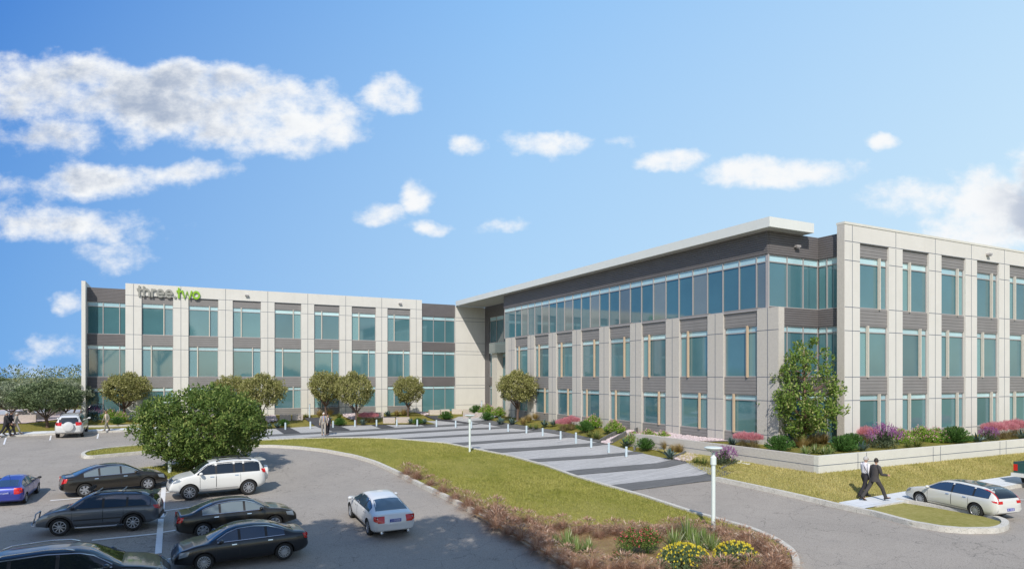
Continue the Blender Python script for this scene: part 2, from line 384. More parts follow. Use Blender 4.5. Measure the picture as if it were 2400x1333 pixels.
# plaza paving -----------------------------------------------------
border = [(1128, 991.5), (1177, 1000), (1253, 1009), (1300, 1016), (1405, 1037), (1430, 1041), (1487, 1058), (1577, 1077), (1618, 1083), (1690, 1101), (1720, 1107)]
kerb_top = [(560, 1036), (612, 1034.5), (700, 1031), (780, 1029), (850, 1029), (917, 1031), (950, 1033.5), (1048, 1042), (1101, 1053), (1200, 1073), (1280, 1095.5), (1340, 1118), (1412, 1140)]
dark_strip = [[(1720, 1107), (1690, 1100.7), (1640, 1113.5), (1412, 1138), (1450, 1153), (1640, 1129), (1682, 1124)]]
plaza = PXS([(560, 1010), (640, 1004), (770, 996), (870, 992), (1000, 986), (1090, 984), (1128, 991.5)] + border[1:]) + PXS([(1680, 1124), (1640, 1129), (1450, 1153)]) + PXS(kerb_top[::-1])
tag(drape('plaza_paving', plaza, MATS['light_paver'], lambda x, y: H(x, y) + .0, .5), kind='structure')
strips = [[(600, 1020), (860, 1006), (1100, 992), (1160, 989), (1177, 999), (1128, 992.6), (1100, 996), (860, 1010), (600, 1024)],
          [(702, 1026), (760, 1022), (860, 1017.2), (1100, 1003.2), (1177, 1000), (1200, 1003), (1100, 1007.2), (860, 1021.2)],
          [(912, 1028), (1100, 1017.2), (1253, 1009), (1268, 1011.5), (1100, 1021.6), (990, 1027.5)],
          [(1040, 1038.5), (1080, 1036.7), (1213, 1028), (1330.7, 1020.5), (1350, 1024), (1213, 1033), (1101, 1041.5), (1085, 1044)],
          [(1132, 1052.5), (1246.7, 1048), (1400, 1037), (1428, 1040.5), (1400, 1044), (1246.7, 1054.8), (1175, 1060.5)],
          [(1238, 1076.2), (1400, 1066), (1487, 1058), (1512, 1061.8), (1400, 1073), (1262, 1081.8)],
          [(1322, 1104.6), (1360, 1100), (1540, 1085), (1577.5, 1076.7), (1617, 1082.9), (1560, 1095.5), (1500, 1100.5), (1360, 1112), (1343, 1114.5)],
          [(1408, 1139.2), (1640, 1113.5), (1690, 1100.7), (1720, 1107), (1682, 1124), (1640, 1129), (1450, 1153)]]
for s in strips: tag(drape('dark_paving_band', PXS(s + s[:1])[:-1], MATS['dark_paver'], lambda x, y: H(x, y) + .022, .5), kind='structure')
# paving pads and dark walks north of the band
def R1(x, y): return (580 + x / 8.571, 920 + y / 8.571)
def R2(x, y): return (820 + x / 8.571, 920 + y / 8.571)
blacks = [[R1(560, 715), R1(850, 700), R1(1070, 812), R1(735, 830)], [R1(1130, 510), R1(1420, 500), R1(2060, 750), R1(1720, 775)],
          [R2(430, 650), R2(720, 645), R2(910, 705), R2(620, 715)], [R2(1430, 642), R2(1730, 655), R2(1760, 665), R2(1500, 666)],
          [R2(1500, 465), R2(1790, 462), R2(2000, 545), R2(2450, 612), R2(2330, 622)], [R2(640, 480), R2(990, 480), R2(1000, 494), R2(640, 500)]]
for s in blacks: tag(drape('dark_stone_walk', PXS(s), MATS['black_paver'], lambda x, y: H(x, y) + .035, .5), kind='structure')
beds = [[R1(-60, 690), R1(150, 650), R1(700, 640), R1(840, 690), R1(560, 715), R1(220, 738), R1(-60, 760)],
        [R1(1640, 605), R1(2450, 575), R2(560, 590), R2(1550, 590), R2(1730, 638), R2(690, 642), R1(2400, 650), R1(1800, 665)],
        [R1(-100, 560), R1(330, 560), R1(560, 470), R1(1250, 490), R1(1300, 455), R1(-100, 455)],
        [R2(760, 455), R2(1450, 458), R2(1300, 400), R2(900, 395)],
        [R2(1740, 500), R2(2090, 515), R2(1990, 545), R2(1860, 540)]]
for s in beds: tag(drape('planted_bed', PXS(s), MATS['bed_ground'], lambda x, y: H(x, y) + .06, .5), kind='structure')
E3 = lambda x, y: (1080 + x / 7.5, 920 + y / 7.5)
E4 = lambda x, y: (1360 + x / 6.667, 950 + y / 6.667)
# path of light paving up to the entrance, dark border walk along the beds
tag(drape('entrance_walk', PXS([(1040, 986), (1075, 976), (1150, 974), (1178, 968), (1186, 972), (1150, 982), (1120, 988)]), MATS['light_paver'], lambda x, y: H(x, y) + .012, .5), kind='structure')
tag(drape('border_walk', PXS([(1095, 987), (1140, 984), (1200, 993), (1262, 1003), (1310, 1009), (1400, 1030), (1425, 1036)] + [(1430, 1041), (1405, 1037), (1300, 1016), (1253, 1009), (1177, 1000), (1128, 991.5)]), MATS['dark_paver'], lambda x, y: H(x, y) + .03, .5), kind='structure')
# rock channels
# lawns ------------------------------------------------------------
outer = [(200, 1073), (192, 1068), (205, 1061), (250, 1053.5), (330, 1046), (450, 1039), (560, 1036), (612, 1034.5), (700, 1031), (780, 1029), (850, 1029), (917, 1031), (950, 1033.5), (1048, 1042), (1101, 1053), (1200, 1073), (1280, 1095.5), (1340, 1118), (1412, 1140), (1500, 1165), (1560, 1185), (1620, 1205), (1690, 1225), (1760, 1245), (1820, 1272), (1856, 1298), (1868, 1325), (1862, 1362), (1830, 1410)]
inner = [(215, 1073.5), (330, 1063), (450, 1053), (560, 1048), (640, 1047.5), (700, 1051), (760, 1058), (830, 1071), (880, 1086), (930, 1109), (1000, 1146), (1050, 1170), (1100, 1196), (1200, 1251), (1260, 1287), (1340, 1335), (1430, 1395), (1500, 1430)]
po = smooth_path(PXS(outer)); pi_ = smooth_path(PXS(inner))
island = po + [(po[-1][0] - .6, po[-1][1] - .8), (12.2, 8.6), (10.4, 8.9)] + pi_[::-1]
split_px = [(1068, 1180), (1120, 1195), (1170, 1215), (1230, 1222), (1300, 1228), (1400, 1222), (1500, 1222), (1600, 1218), (1690, 1221)]
tag(drape('island_lawn', island, MATS['lawn'], lambda x, y: H(x, y) + .10 + .02 * math.sin(x * .7) * math.sin(y * .5)), kind='structure')
tag(drape('mulch_bed', PXS([(1105, 1201), (1170, 1219), (1230, 1228), (1300, 1234), (1400, 1228), (1500, 1228), (1600, 1224), (1700, 1231), (1760, 1249), (1816, 1276), (1850, 1301), (1860, 1325), (1855, 1358), (1825, 1400), (1500, 1425), (1350, 1340), (1220, 1263), (1150, 1225)], .15), MATS['mulch'], lambda x, y: H(x, y) + .15, .5), kind='structure')
kerb(island, mat=MATS['kerb_concrete'], closed=True, w=.2, hgt=.17)
isl2 = smooth_path(PXS([(262, 1112), (309, 1103), (376, 1096), (450, 1089), (560, 1083), (602, 1082), (606, 1087), (560, 1100), (480, 1114), (420, 1128), (388, 1131), (386, 1118), (300, 1120)]), 1, True)
tag(drape('tree_island_lawn', isl2, MATS['lawn'], lambda x, y: H(x, y) + .12, .5), kind='structure')
kerb(isl2, mat=MATS['kerb_concrete'], closed=True, w=.18, hgt=.15)
# right lawn, sidewalk, small island
rl = PXS([(1680, 1125), (1760, 1142), (1860, 1164), (1972, 1190.5)])
sw_top = PXS([(1966, 1176), (2132, 1148.5), (2365, 1114.4), (2520, 1091)], .13)
wallb = [(60, 20.2), (26.3, 20.2), (26.3, 30), (26.2, 31.5)]
tag(drape('slope_lawn', rl + sw_top + [(60, 17.6)] + wallb + PXS([(1722, 1107)], .05), MATS['dry_lawn'], lambda x, y: H(x, y) + .10), kind='structure')
sw_bot = PXS([(2026, 1190), (2101, 1177.5), (2190, 1165), (2360, 1139), (2400, 1132.5), (2520, 1114)], .13)
tag(drape('sidewalk', rl[-1:] + sw_top + [(60, 17.6), (60, 16.3)] + sw_bot[::-1] + PXS([(1992, 1188)], .13), MATS['sidewalk_concrete'], lambda x, y: H(x, y) + .13, .5), kind='structure')
kerb(smooth_path(PXS([(1680, 1125), (1760, 1142), (1860, 1164), (1972, 1190.5), (2050, 1207), (2137, 1231), (2207, 1243), (2260, 1247.5), (2330, 1247), (2352, 1241), (2358, 1231), (2344, 1222), (2304, 1211.5), (2190, 1190.5), (2101, 1176)]), 1), mat=MATS['kerb_concrete'], w=.22, hgt=.17)
kerb([(x, y) for x, y in sw_bot[1:]] + [(60, 16.3)], mat=MATS['kerb_concrete'], w=.12, hgt=.14)
tag(drape('small_island_lawn', PXS([(2022, 1195), (2101, 1177.5), (2190, 1191), (2304, 1212), (2344, 1223), (2352, 1231), (2330, 1243), (2260, 1245), (2137, 1229), (2060, 1208)], .06), MATS['dry_lawn'], lambda x, y: H(x, y) + .10, .5), kind='structure')
# left sidewalk and its lawn line
Z6 = lambda x, y: (x / 6.665, 850 + y / 6.665)
lw = PXS([(-80, 1030), (0, 1023), (64, 1019.6), (200, 1013.5), (334, 1008), (470, 1011), (470, 1006.5), (334, 1003.7), (200, 1009), (64, 1014), (0, 1018), (-80, 1024)])
tag(drape('parking_sidewalk', lw, MATS['sidewalk_concrete'], lambda x, y: H(x, y) + .1, .5), kind='structure')
kerb(PXS([(200, 999), (260, 998), (300, 996.5), (345, 995)]), mat=MATS['kerb_concrete'], w=.2, hgt=.08)
kerb(PXS([(334, 1009), (200, 1014.5), (64, 1020.6), (0, 1024.4), (-80, 1031)]), mat=MATS['kerb_concrete'], w=.12, hgt=.12)
tag(drape('gravel_bed', PXS([(-60, 996), (0, 992), (60, 991), (140, 982), (192, 974), (192, 960), (100, 957), (-60, 962)]), MATS['pebble_mauve'], lambda x, y: H(x, y) + .01), kind='structure')
M('far_road', (.40, .41, .44), .8); M('far_grass', (.06, .10, .025), .9, var=.3, vscale=.3)
tag(drape('far_path', [(-60, 84), (-60, 92), (10, 92), (10, 84)], MATS['far_road'], lambda x, y: H(x, y) + .02, 8), kind='structure')
tag(drape('far_street', [(-160, 112), (-160, 140), (60, 140), (60, 112)], MATS['far_road'], lambda x, y: H(x, y) + .04, 10), kind='structure')
# parking stall paint
def line(a, b, w=.1):
    A, B = G(*a), G(*b); t = Vector((B[0] - A[0], B[1] - A[1])).normalized(); s = Vector((-t.y, t.x)) * w / 2
    return [(A[0] + s.x, A[1] + s.y), (B[0] + s.x, B[1] + s.y), (B[0] - s.x, B[1] - s.y), (A[0] - s.x, A[1] - s.y)]
for a, b, w in [((384, 1138), (371, 1296), .2), ((118, 1172), (192, 1166), .15), ((355, 1156), (432, 1149.5), .14), ((384, 1196), (482, 1183), .14), ((545, 1178), (589, 1172), .16), ((376, 1247), (430, 1238.5), .14), ((215, 1265), (374, 1249), .15),
                ((377, 1312), (412, 1306), .1), ((9, 1041), (14, 1025), .1), ((117, 1031), (119.5, 1020), .1), ((228, 1027), (230.5, 1015.5), .1), ((327, 1024), (328.5, 1010.5), .1), ((2280, 1160), (2420, 1172), .1)]:
    tag(drape('parking_line', line(a, b, w), MATS['white_paint'], lambda x, y: H(x, y) + .002, .5), kind='structure')

# ------------------------------------------------------------------ retaining walls and terrace
rw = empty('retaining_wall', (26.3, 20.2, 0), label='low concrete retaining wall with dark joint lines around the corner planter', cat='retaining wall')
def wl(o): o.location = -Vector(rw.location) if False else o.location; return o
def world_child(o, p):
    o.parent = p; o.matrix_parent_inverse = Matrix.LocRotScale(p.location, p.rotation_euler, p.scale).inverted(); return o
w1 = MB().box(26.3, 62, 20.2, 20.45, -.4, 1.35).build('wall_panel', MATS['wall_concrete']); world_child(w1, rw)
w2 = MB().box(26.3, 26.55, 20.45, 34.5, -.4, 1.35).build('wall_panel', MATS['rough_concrete_shaded']); world_child(w2, rw)  # left face of the same wall, its dimmer light put into the colour
j = MB(); j.box(26.297, 62, 20.195, 20.2, .895, .925)
for x in (29.1, 29.75, 35.2, 35.85, 41.6, 42.25, 48, 48.65): j.box(x, x + .035, 20.195, 20.2, -.3, 1.35)
j.box(26.295, 26.3, 20.2, 34.5, .895, .925)
world_child(j.build('joint_line', MATS['joint']), rw)
tag(MB().add([(26.5, 20.4, 1.22), (62, 20.4, 1.22), (62, 23.9, 1.25), (33.5, 23.9, 1.25), (33.5, 26, 1.25), (29.3, 26, 1.25), (29.3, 34.5, 1.2), (26.5, 34.5, 1.2)], [(0, 1, 2, 3), (0, 3, 4, 5), (0, 5, 6, 7)]).build('terrace_bed', MATS['bed_ground']), kind='structure')
tag(MB().add([(26.56, 29, 1.25), (28.98, 28, 1.27), (28.98, 34.5, 1.27), (26.56, 34.5, 1.24)], [(0, 1, 2, 3)]).build('terrace_gravel', MATS['pebble_mauve']), kind='structure')
# real stones along the gravel strips
random.seed(5)
def stones(name, pts, mat, r=.09, parent=None):
    mb = MB()
    for (x, y, z) in pts:
        a = r * random.uniform(.6, 1.3); mb.ball((x, y, z + a * .3), (a, a * random.uniform(.6, 1), a * .6), 4)
    o = mb.build(name, mat, smooth=True); return tag(o, kind='stuff')
P = [(random.uniform(26.6, 28.95), random.uniform(28.6, 34.4), 1.26) for _ in range(800)]
o = stones('gravel', P, MATS['pebble_mauve']); tag(o, 'mauve river stones in the strip between retaining wall and facade', 'gravel')
def poly_pts(px, n, off=.03):
    w = PXS(px); xs = [p[0] for p in w]; ys = [p[1] for p in w]; o = []
    while len(o) < n:
        x, y = random.uniform(min(xs), max(xs)), random.uniform(min(ys), max(ys)); c = False
        for (a, b), (d, e) in zip(w, w[1:] + w[:1]):
            if (b > y) != (e > y) and x < (d - a) * (y - b) / (e - b) + a: c = not c
        if c: o.append((x, y, H(x, y) + off))
    return o
for px, n, m, lb in [([E4(320, 585), E4(410, 602), E4(480, 590), E4(700, 450), E4(860, 405), E4(760, 398), E4(680, 440)], 420, 'pebble_mauve', 'pinkish stones in the narrow channel between two planted beds'),
                     ([E4(1480, 850), E4(1700, 888), E4(1900, 740), E4(1720, 700)], 500, 'pebble_mauve', 'pinkish stones in the wide channel beside the paved drive'),
                     ([(1729, 1088), (1755, 1092.5), (1770, 1085), (1735, 1080)], 160, 'pebble_white', 'white stones in the drain pocket at the foot of the retaining wall'),
                     ([R1(330, 480), R1(540, 465), R1(600, 575), R1(400, 600)], 260, 'pebble_mauve', 'mauve stones on the bank behind two blue agaves'),
                     ([R1(1920, 430), R1(2150, 430), R1(2180, 540), R1(2080, 545), R1(1930, 480)], 220, 'pebble_mauve', 'mauve stones beside the trunk of a plaza tree'),
                     ([R2(1280, 395), R2(1450, 390), R2(1600, 440), R2(1500, 462)], 160, 'pebble_mauve', 'mauve stones at the end pier of the far wing')]:
    tag(stones('gravel', poly_pts(px, n), MATS[m], .1), lb, 'gravel')
# low edging walls of the channels
for k, (px, hg) in enumerate([([E4(310, 575), E4(560, 440), E4(765, 375)], .22), ([E4(480, 590), E4(710, 455)], .25), ([E4(1465, 845), E4(1710, 695)], .2), ([E4(845, 690), E4(860, 655)], .15), ([(1692, 1102), (1730, 1084)], .15), ([E4(860, 420), E4(950, 385)], .3)]):
    o = kerb(PXS(px), w=.12, hgt=hg, mat=MATS['dark_paver'], name='bed_edging')

# ------------------------------------------------------------------ the office building
B = empty('office_building', (29, 24.74, 0), label='three storey cream and grey office building with teal windows and a long flat canopy roof', cat='office building')
def bpart(mb, name, mat, parent=None, label=None):
    o = mb.build(name, mat); world_child(o, B)
    if parent is not None:
        o.parent = parent; o.matrix_parent_inverse = (Matrix.LocRotScale(B.location, B.rotation_euler, B.scale) @ parent.matrix_parent_inverse @ Matrix()).inverted() if False else Matrix.Translation(-Vector(B.location)) @ Matrix()
        o.matrix_parent_inverse = Matrix()
    if label: o['label'] = label
    return o
def fb(mb, face, a0, a1, z0, z1, d0, d1, mi=0):
    """box on a facade: a along it, d = depth behind the facade plane"""
    if face == 'L': mb.box(a0, a1, 69.3 + d0, 69.3 + d1, z0, z1, mi)
    elif face == 'R': mb.box(a0, a1, 23.7 + d0, 23.7 + d1, z0, z1, mi)
    elif face == 'M': mb.box(29 + d0, 29 + d1, a0, a1, z0, z1, mi)
    return mb
LV = [(9, 8.9, 11.82, 11.42), (2, 5.0, 7.9, 7.55), (1, 1.8, 4.0, 3.68)]      # window sill, head, transom per storey
def window(face, a0, a1, z0, z1, zt, split, depth=.2, fin=True, wall_fin=False):
    """one window: glass pane > frame, transom light, perforated screen, fin"""
    w = a1 - a0; q = {'L': .30, 'R': .70}[split]
    if face == 'M': q = 1 - q
    m = a0 + w * q
    narrow = (a0, m) if q < .5 else (m, a1); wide = (m, a1) if q < .5 else (a0, m)
    gl = bpart(fb(MB(), face, wide[0], wide[1], z0, zt, depth, depth + .03), 'window', MATS['teal_glass'])
    fr = MB(); t = .05
    for (c, d) in ((a0, a0 + t), (a1 - t, a1)): fb(fr, face, c, d, z0, z1, depth - .06, depth)
    fb(fr, face, a0 + t, a1 - t, z1 - t, z1, depth - .06, depth); fb(fr, face, a0 + t, a1 - t, z0, z0 + t, depth - .06, depth)
    fb(fr, face, a0 + t, a1 - t, zt - .03, zt + .03, depth - .05, depth)
    bpart(fr, 'frame', MATS['mullion'], gl)
    bpart(fb(MB(), face, a0, a1, zt, z1, depth, depth + .03), 'transom', MATS['transom_glass'], gl)
    bpart(fb(MB(), face, narrow[0], narrow[1], z0, zt, depth, depth + .03), 'perforated_screen', MATS['screen'], gl)
    fd = {'M': -.0, 'R': -.0, 'L': .08}[face]; fw = .04
    fn = MB(); fb(fn, face, m - fw, m + fw, z0 - .03, z1 + .02, fd, depth - .05)
    bpart(fn, 'fin', MATS['fin_tan' if face == 'M' else 'fin_stone'], gl)
    return gl
def bay_wing(face, starts, ww, pats, ztop, piers, wallmat, nlev=3):
    for (a, b) in piers: bpart(fb(MB(), face, a, b, -.3, ztop, 0, .45), 'wall_pier', MATS[wallmat])
    for i, a in enumerate(starts):
        for lv in range(3 - nlev, 3):
            _, z0, z1, zt = LV[lv]
            window(face, a, a + ww, z0, z1, zt, pats[lv][i])
        tops = [(LV[1][2], LV[0][1]), (LV[2][2], LV[1][1]), (-.3, LV[2][1])]
        if nlev == 3: tops.append((LV[0][2], ztop))
        for (c, d) in tops: bpart(fb(MB(), face, a, a + ww, c, d, .1, .45), 'spandrel_panel', MATS['panel_siding'])
def joints(face, spans, zs, vert, zr, d=-.004):
    j = MB()
    for (a, b) in spans:
        for z in zs: fb(j, face, a, b, z - .018, z + .018, d, 0)
    for a in vert: fb(j, face, a - .018, a + .018, zr[0], zr[1], d - .001, 0)
    bpart(j, 'joint_line', MATS['joint'])
ZJ = [11.5, 8.9, 7.58, 5.0, 3.69, 1.8]
# far wing (faces the camera across the plaza)
Ls = [-2.79 + 3.883 * i for i in range(7)]; wwL = 2.6
Lp = [(-4.08, -2.79)] + [(Ls[i] + wwL, Ls[i + 1]) for i in range(6)] + [(Ls[6] + wwL, 24.45)]
patL = ['RRLRLLL', 'LLRLRRR', 'RRLRLLL']
bay_wing('L', Ls, wwL, patL, 12.5, Lp, 'cream_concrete')
bpart(fb(MB(), 'L', -4.08, 24.45, 12.5, 13.58, 0, .45), 'parapet', MATS['cream_concrete'])
joints('L', Lp, ZJ, [(a + b) / 2 for a, b in Lp], (-.2, 12.5)); joints('L', [(-4.08, 24.45)], [12.5], [(a + b) / 2 for a, b in Lp], (12.5, 13.56))
# its recessed left bay and end fin wall
bpart(MB().box(-7.4, -7.1, 68.7, 82, -.3, 13.5), 'wall', MATS['cream_concrete'])
def curtain(name, box3, vert, gl_mat='teal_glass', zt=None, horizontal=None, trans=True):
    """continuous glazing strip given as box fn(a0,a1,z0,z1,d0,d1)"""
    f, a0, a1, z0, z1 = box3; zt = zt or z1 - .4
    gl = bpart(f(MB(), a0, a1, z0, zt, .0, .03), 'window', MATS[gl_mat])
    bpart(f(MB(), a0, a1, zt, z1, 0, .03), 'transom', MATS['transom_glass'], gl)
    fr = MB()
    for v in vert: f(fr, v - .03, v + .03, z0, z1, -.06, 0)
    f(fr, a0, a1, zt - .03, zt + .03, -.05, 0); f(fr, a0, a1, z1 - .05, z1, -.055, 0); f(fr, a0, a1, z0, z0 + .05, -.055, 0)
    bpart(fr, 'frame', MATS['mullion'], gl); return gl
def planeY(y): return lambda mb, a0, a1, z0, z1, d0, d1: mb.box(a0, a1, y + d0, y + d1, z0, z1)
def planeX(x): return lambda mb, a0, a1, z0, z1, d0, d1: mb.box(x + d0, x + d1, a0, a1, z0, z1)
def strip(fn, a0, a1, vert, y0low=1.05, top=13.1, sid='dark_siding', off=-.1):
    for (lo, hi, zt) in ((8.9, 11.82, 11.42), (5.0, 7.9, 7.55), (y0low, 4.0, 3.68)): curtain('c', (fn, a0, a1, lo, hi), vert, zt=zt)
    for (c, d) in ((11.82, top), (7.9, 8.9), (4.0, 5.0), (-.3, y0low)): bpart(fn(MB(), a0, a1, c, d, off, .25), 'siding', MATS[sid])
strip(planeY(70.0), -7.1, -4.08, [-7.07, -5.87, -4.58])
strip(planeY(69.6), 24.45, 28.51, [24.5, 25.9, 27.3, 28.47], top=13.25)
# stair tower wall under the canopy end
bpart(MB().box(28.51, 32.2, 69.3, 70.9, -.3, 13.11), 'wall', MATS['cream_concrete'])
j = MB()
for z in (11.8, 11.4, 8.9, 7.95, 7.58, 5.0, 4.05, 3.69, 1.8): j.box(28.51, 32.2, 69.294, 69.3, z - .018, z + .018)
bpart(j, 'joint_line', MATS['joint'])
# entrance recess
fx = planeX(32.2)
for (a, b, c, d) in ((58.3, 69.3, 11.85, 13.3), (68.2, 69.3, -.3, 11.85), (58.3, 68.2, 7.9, 8.9), (66.0, 68.2, 4.0, 5.0)): bpart(fx(MB(), a, b, c, d, 0, .3), 'siding', MATS['dark_siding'])
curtain('c', (planeX(32.35), 58.3, 68.2, 8.9, 11.85), [59.4, 61.1, 62.9, 64.6, 66.4, 68.15], zt=11.42)
for lo, hi, zt in ((5, 7.9, 7.55), (.9, 4, 3.68)): curtain('c', (planeX(32.35), 66.0, 68.2, lo, hi), [66.03, 68.15], zt=zt)
bpart(MB().box(31.3, 32.2, 64.2, 65.5, -.3, 7.6), 'entrance_portal', MATS['fin_stone'])
bpart(MB().box(31.0, 32.2, 58.3, 65.6, 7.6, 8.75), 'entrance_beam', MATS['spandrel_glass'])
curtain('c', (planeX(32.0), 58.3, 64.2, 3.7, 7.6), [59.3, 60.3, 61.3, 62.3, 63.3], zt=7.2)
dr = curtain('c', (planeX(31.97), 58.3, 64.2, .75, 3.7), [58.4, 59.35, 60.3, 61.25, 62.2, 63.2, 64.1], zt=3.2); dr.name = 'entrance_door'
hd = MB()
for y in (59.25, 59.45): hd.tube([(31.88, y, 1.6), (31.88, y, 2.3)], .025, 6)
bpart(hd, 'door_handle', MATS['mullion'], dr)
# main wing: two storeys of piers, glazed third storey, siding, canopy
Ms = [26.21 + 3.836 * i for i in range(8)]; wwM = 2.55
Mp = [(24.74, 26.21)] + [(Ms[i] + wwM, Ms[i + 1]) for i in range(7)] + [(Ms[7] + wwM, 56.95)]
patM = ['RRRRRRRR', 'RLLRRLLL', 'LRRLLRRL']
bay_wing('M', Ms, wwM, patM, 8.8, Mp, 'rough_concrete_shaded', nlev=2)
joints('M', Mp, [7.58, 5.0, 3.69, 1.8], [(a + b) / 2 for a, b in Mp[:]], (-.2, 8.8))
bpart(MB().box(29.0, 29.45, 56.95, 57.6, -.3, 8.8), 'wall', MATS['fin_stone'])
bpart(MB().box(29.05, 33.5, 25.72, 25.74, 8.79, 8.8).box(29.02, 29.3, 25.75, 57.0, 8.72, 8.795), 'ledge', MATS['mullion'])
mv = [25.75, 26.44, 27.71, 28.99]
while mv[-1] < 56: mv.append(mv[-1] + 1.282)
mv[-1] = 58.2; mv = [v for v in mv if v < 58.3]
curtain('c', (planeX(29.25), 25.7, 58.3, 8.82, 11.82), mv, zt=11.42)
for i in range(4, len(mv) - 1, 3): bpart(MB().box(29.243, 29.25, mv[i] + .03, min(mv[i + 1] - .03, 58), 8.87, 11.39), 'spandrel_glass', MATS['spandrel_glass'])
bpart(MB().box(29.243, 29.25, mv[0] + .03, mv[1] - .03, 8.87, 11.39), 'spandrel_glass', MATS['spandrel_glass'])
bpart(MB().box(29.15, 29.6, 25.62, 58.3, 11.82, 13.12), 'siding', MATS['dark_siding'])
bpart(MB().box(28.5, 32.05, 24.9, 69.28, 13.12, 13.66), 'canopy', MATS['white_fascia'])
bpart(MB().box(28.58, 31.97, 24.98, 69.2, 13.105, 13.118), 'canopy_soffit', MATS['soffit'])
# recessed glazed corner
strip(planeY(25.7), 29.28, 33.4, [29.31, 30.77, 32.1, 33.35], y0low=1.2, top=13.1)
strip(planeX(33.4), 23.9, 25.6, [25.07, 24.1], y0low=1.2, top=13.1)
bpart(MB().box(29.2, 29.3, 25.62, 25.72, 8.8, 11.82), 'corner_post', MATS['mullion'])
# right wing
Rs = [34.34 + 3.925 * i for i in range(8)]; wwR = 2.62
Rp = [(33.02, 34.34)] + [(Rs[i] + wwR, Rs[i + 1]) for i in range(7)] + [(Rs[7] + wwR, 66.5)]
patR = ['RLRRLRLL', 'LRLLRLRR', 'RLRRLRLL']
bay_wing('R', Rs, wwR, patR, 12.55, Rp, 'cream_concrete')
bpart(fb(MB(), 'R', 33.02, 66.5, 12.55, 13.5, 0, .45), 'parapet', MATS['cream_concrete'])
bpart(fb(MB(), 'R', 32.98, 66.5, 13.5, 13.63, -.03, .5), 'coping', MATS['wall_concrete'])
bpart(MB().box(32.99, 33.02, 23.7, 24.15, -.3, 13.5), 'wall', MATS['rough_concrete_shaded'])  # thin skin on the cream pier's left side, toned down as shading
joints('R', Rp, ZJ, [(a + b) / 2 for a, b in Rp], (-.2, 12.5)); joints('R', [(33.02, 66.5)], [12.56], [(a + b) / 2 for a, b in Rp], (12.55, 13.48))
# cores and roofs close the volumes behind the glass
core = MB(); core.box(-7.1, 28.51, 70.45, 86, -.3, 13.05); core.box(28.6, 66, 70.9, 86, -.3, 13.0); core.box(32.6, 62, 58.6, 70.9, -.3, 13.05); core.box(29.7, 62, 26.2, 58.6, -.3, 13.1); core.box(33.8, 66, 24.3, 26.2, -.3, 13.05); core.box(28.5, 29.5, 70.9, 71, 0, 1)
bpart(core, 'roof', MATS['dark_siding'])
# wall lamps
for (a, b) in ((( 6.25, 69.2, 13.1), 'L'), ((21.9, 69.2, 13.1), 'L'), ((47.3, 23.6, 13.05), 'L'), ((32.3 - .9, 25.5, 12.45), 'L')):
    m = MB(); m.box(a[0] - .16, a[0] + .16, a[1] - .14, a[1] + .1, a[2] - .1, a[2] + .02); m.box(a[0] - .12, a[0] + .12, a[1] - .1, a[1] - .02, a[2] - .16, a[2] - .1)
    bpart(m, 'wall_lamp', MATS['mullion'])
# ------------------------------------------------------------------ sign lettering: three.two
sign = empty('building_sign', (-3.25, 69.24, 12.42), label='raised grey and green letters reading three.two on the far wing parapet', cat='sign')
M('sign_grey', (.30, .30, .27), .5); M('sign_green', (.24, .46, .02), .45)
def stroke(mb, pts, w=.15, d=.08):
    pts = [Vector(p) for p in pts]; n = len(pts); vs = []
    for i, p in enumerate(pts):
        t = (pts[min(i + 1, n - 1)] - pts[max(i - 1, 0)]).normalized(); s = Vector((-t.y, t.x)) * w / 2
        for q in (p + s, p - s):
            for y in (-d, 0): vs.append((q.x, y, q.y))
    fs = []
    for i in range(n - 1):
        a = i * 4; b = a + 4
        fs += [(a, b, b + 2, a + 2), (a + 1, a + 3, b + 3, b + 1), (a, a + 1, b + 1, b), (a + 2, b + 2, b + 3, a + 3)]
    fs += [(0, 2, 3, 1), (n * 4 - 4, n * 4 - 3, n * 4 - 1, n * 4 - 2)]
    mb.add(vs, fs)
def arc(cx, cy, r, a0, a1, n=14, ry=None): return [(cx + r * math.cos(math.radians(a0 + (a1 - a0) * i / n)), cy + (ry or r) * math.sin(math.radians(a0 + (a1 - a0) * i / n))) for i in range(n + 1)]
def glyph(ch, x):
    """letters with x-height .62"""
    L = []
    if ch == 't': L = [[(x + .17, 0), (x + .17, .80)], [(x - .02, .53), (x + .36, .53)]]; w = .44
    if ch == 'h': L = [[(x + .07, 0), (x + .07, .78)], arc(x + .29, .33, .22, 180, 0), [(x + .51, .34), (x + .51, 0)]]; w = .66
    if ch == 'r': L = [[(x + .07, 0), (x + .07, .62)], arc(x + .27, .33, .21, 170, 60)]; w = .42
    if ch == 'e': L = [arc(x + .31, .31, .25, 0, 318, 20), [(x + .07, .31), (x + .62, .31)]]; w = .69
    if ch == '.': L = [[(x + .02, .08), (x + .19, .08)]]; w = .25
    if ch == 'w': L = [[(x, .62), (x + .2, .02), (x + .4, .56), (x + .6, .02), (x + .8, .62)]]; w = .86
    if ch == 'o': L = [arc(x + .31, .31, .25, 0, 360, 22)]; w = .68
    return L, w
x = 0.1
for k, ch in enumerate('three.two'):
    L, w = glyph(ch, x); mb = MB()
    for i, s in enumerate(L): stroke(mb, [(a * 1.0, b * .98) for a, b in s], d=.08 + .004 * i)
    o = mb.build('letter', MATS['sign_grey' if k < 6 else 'sign_green'], sign); o['label'] = ('grey' if k < 6 else 'green') + ' ' + ('full stop' if ch == '.' else 'letter ' + ch)
    x += w
sign.scale = (1.03, 1, 1.27)
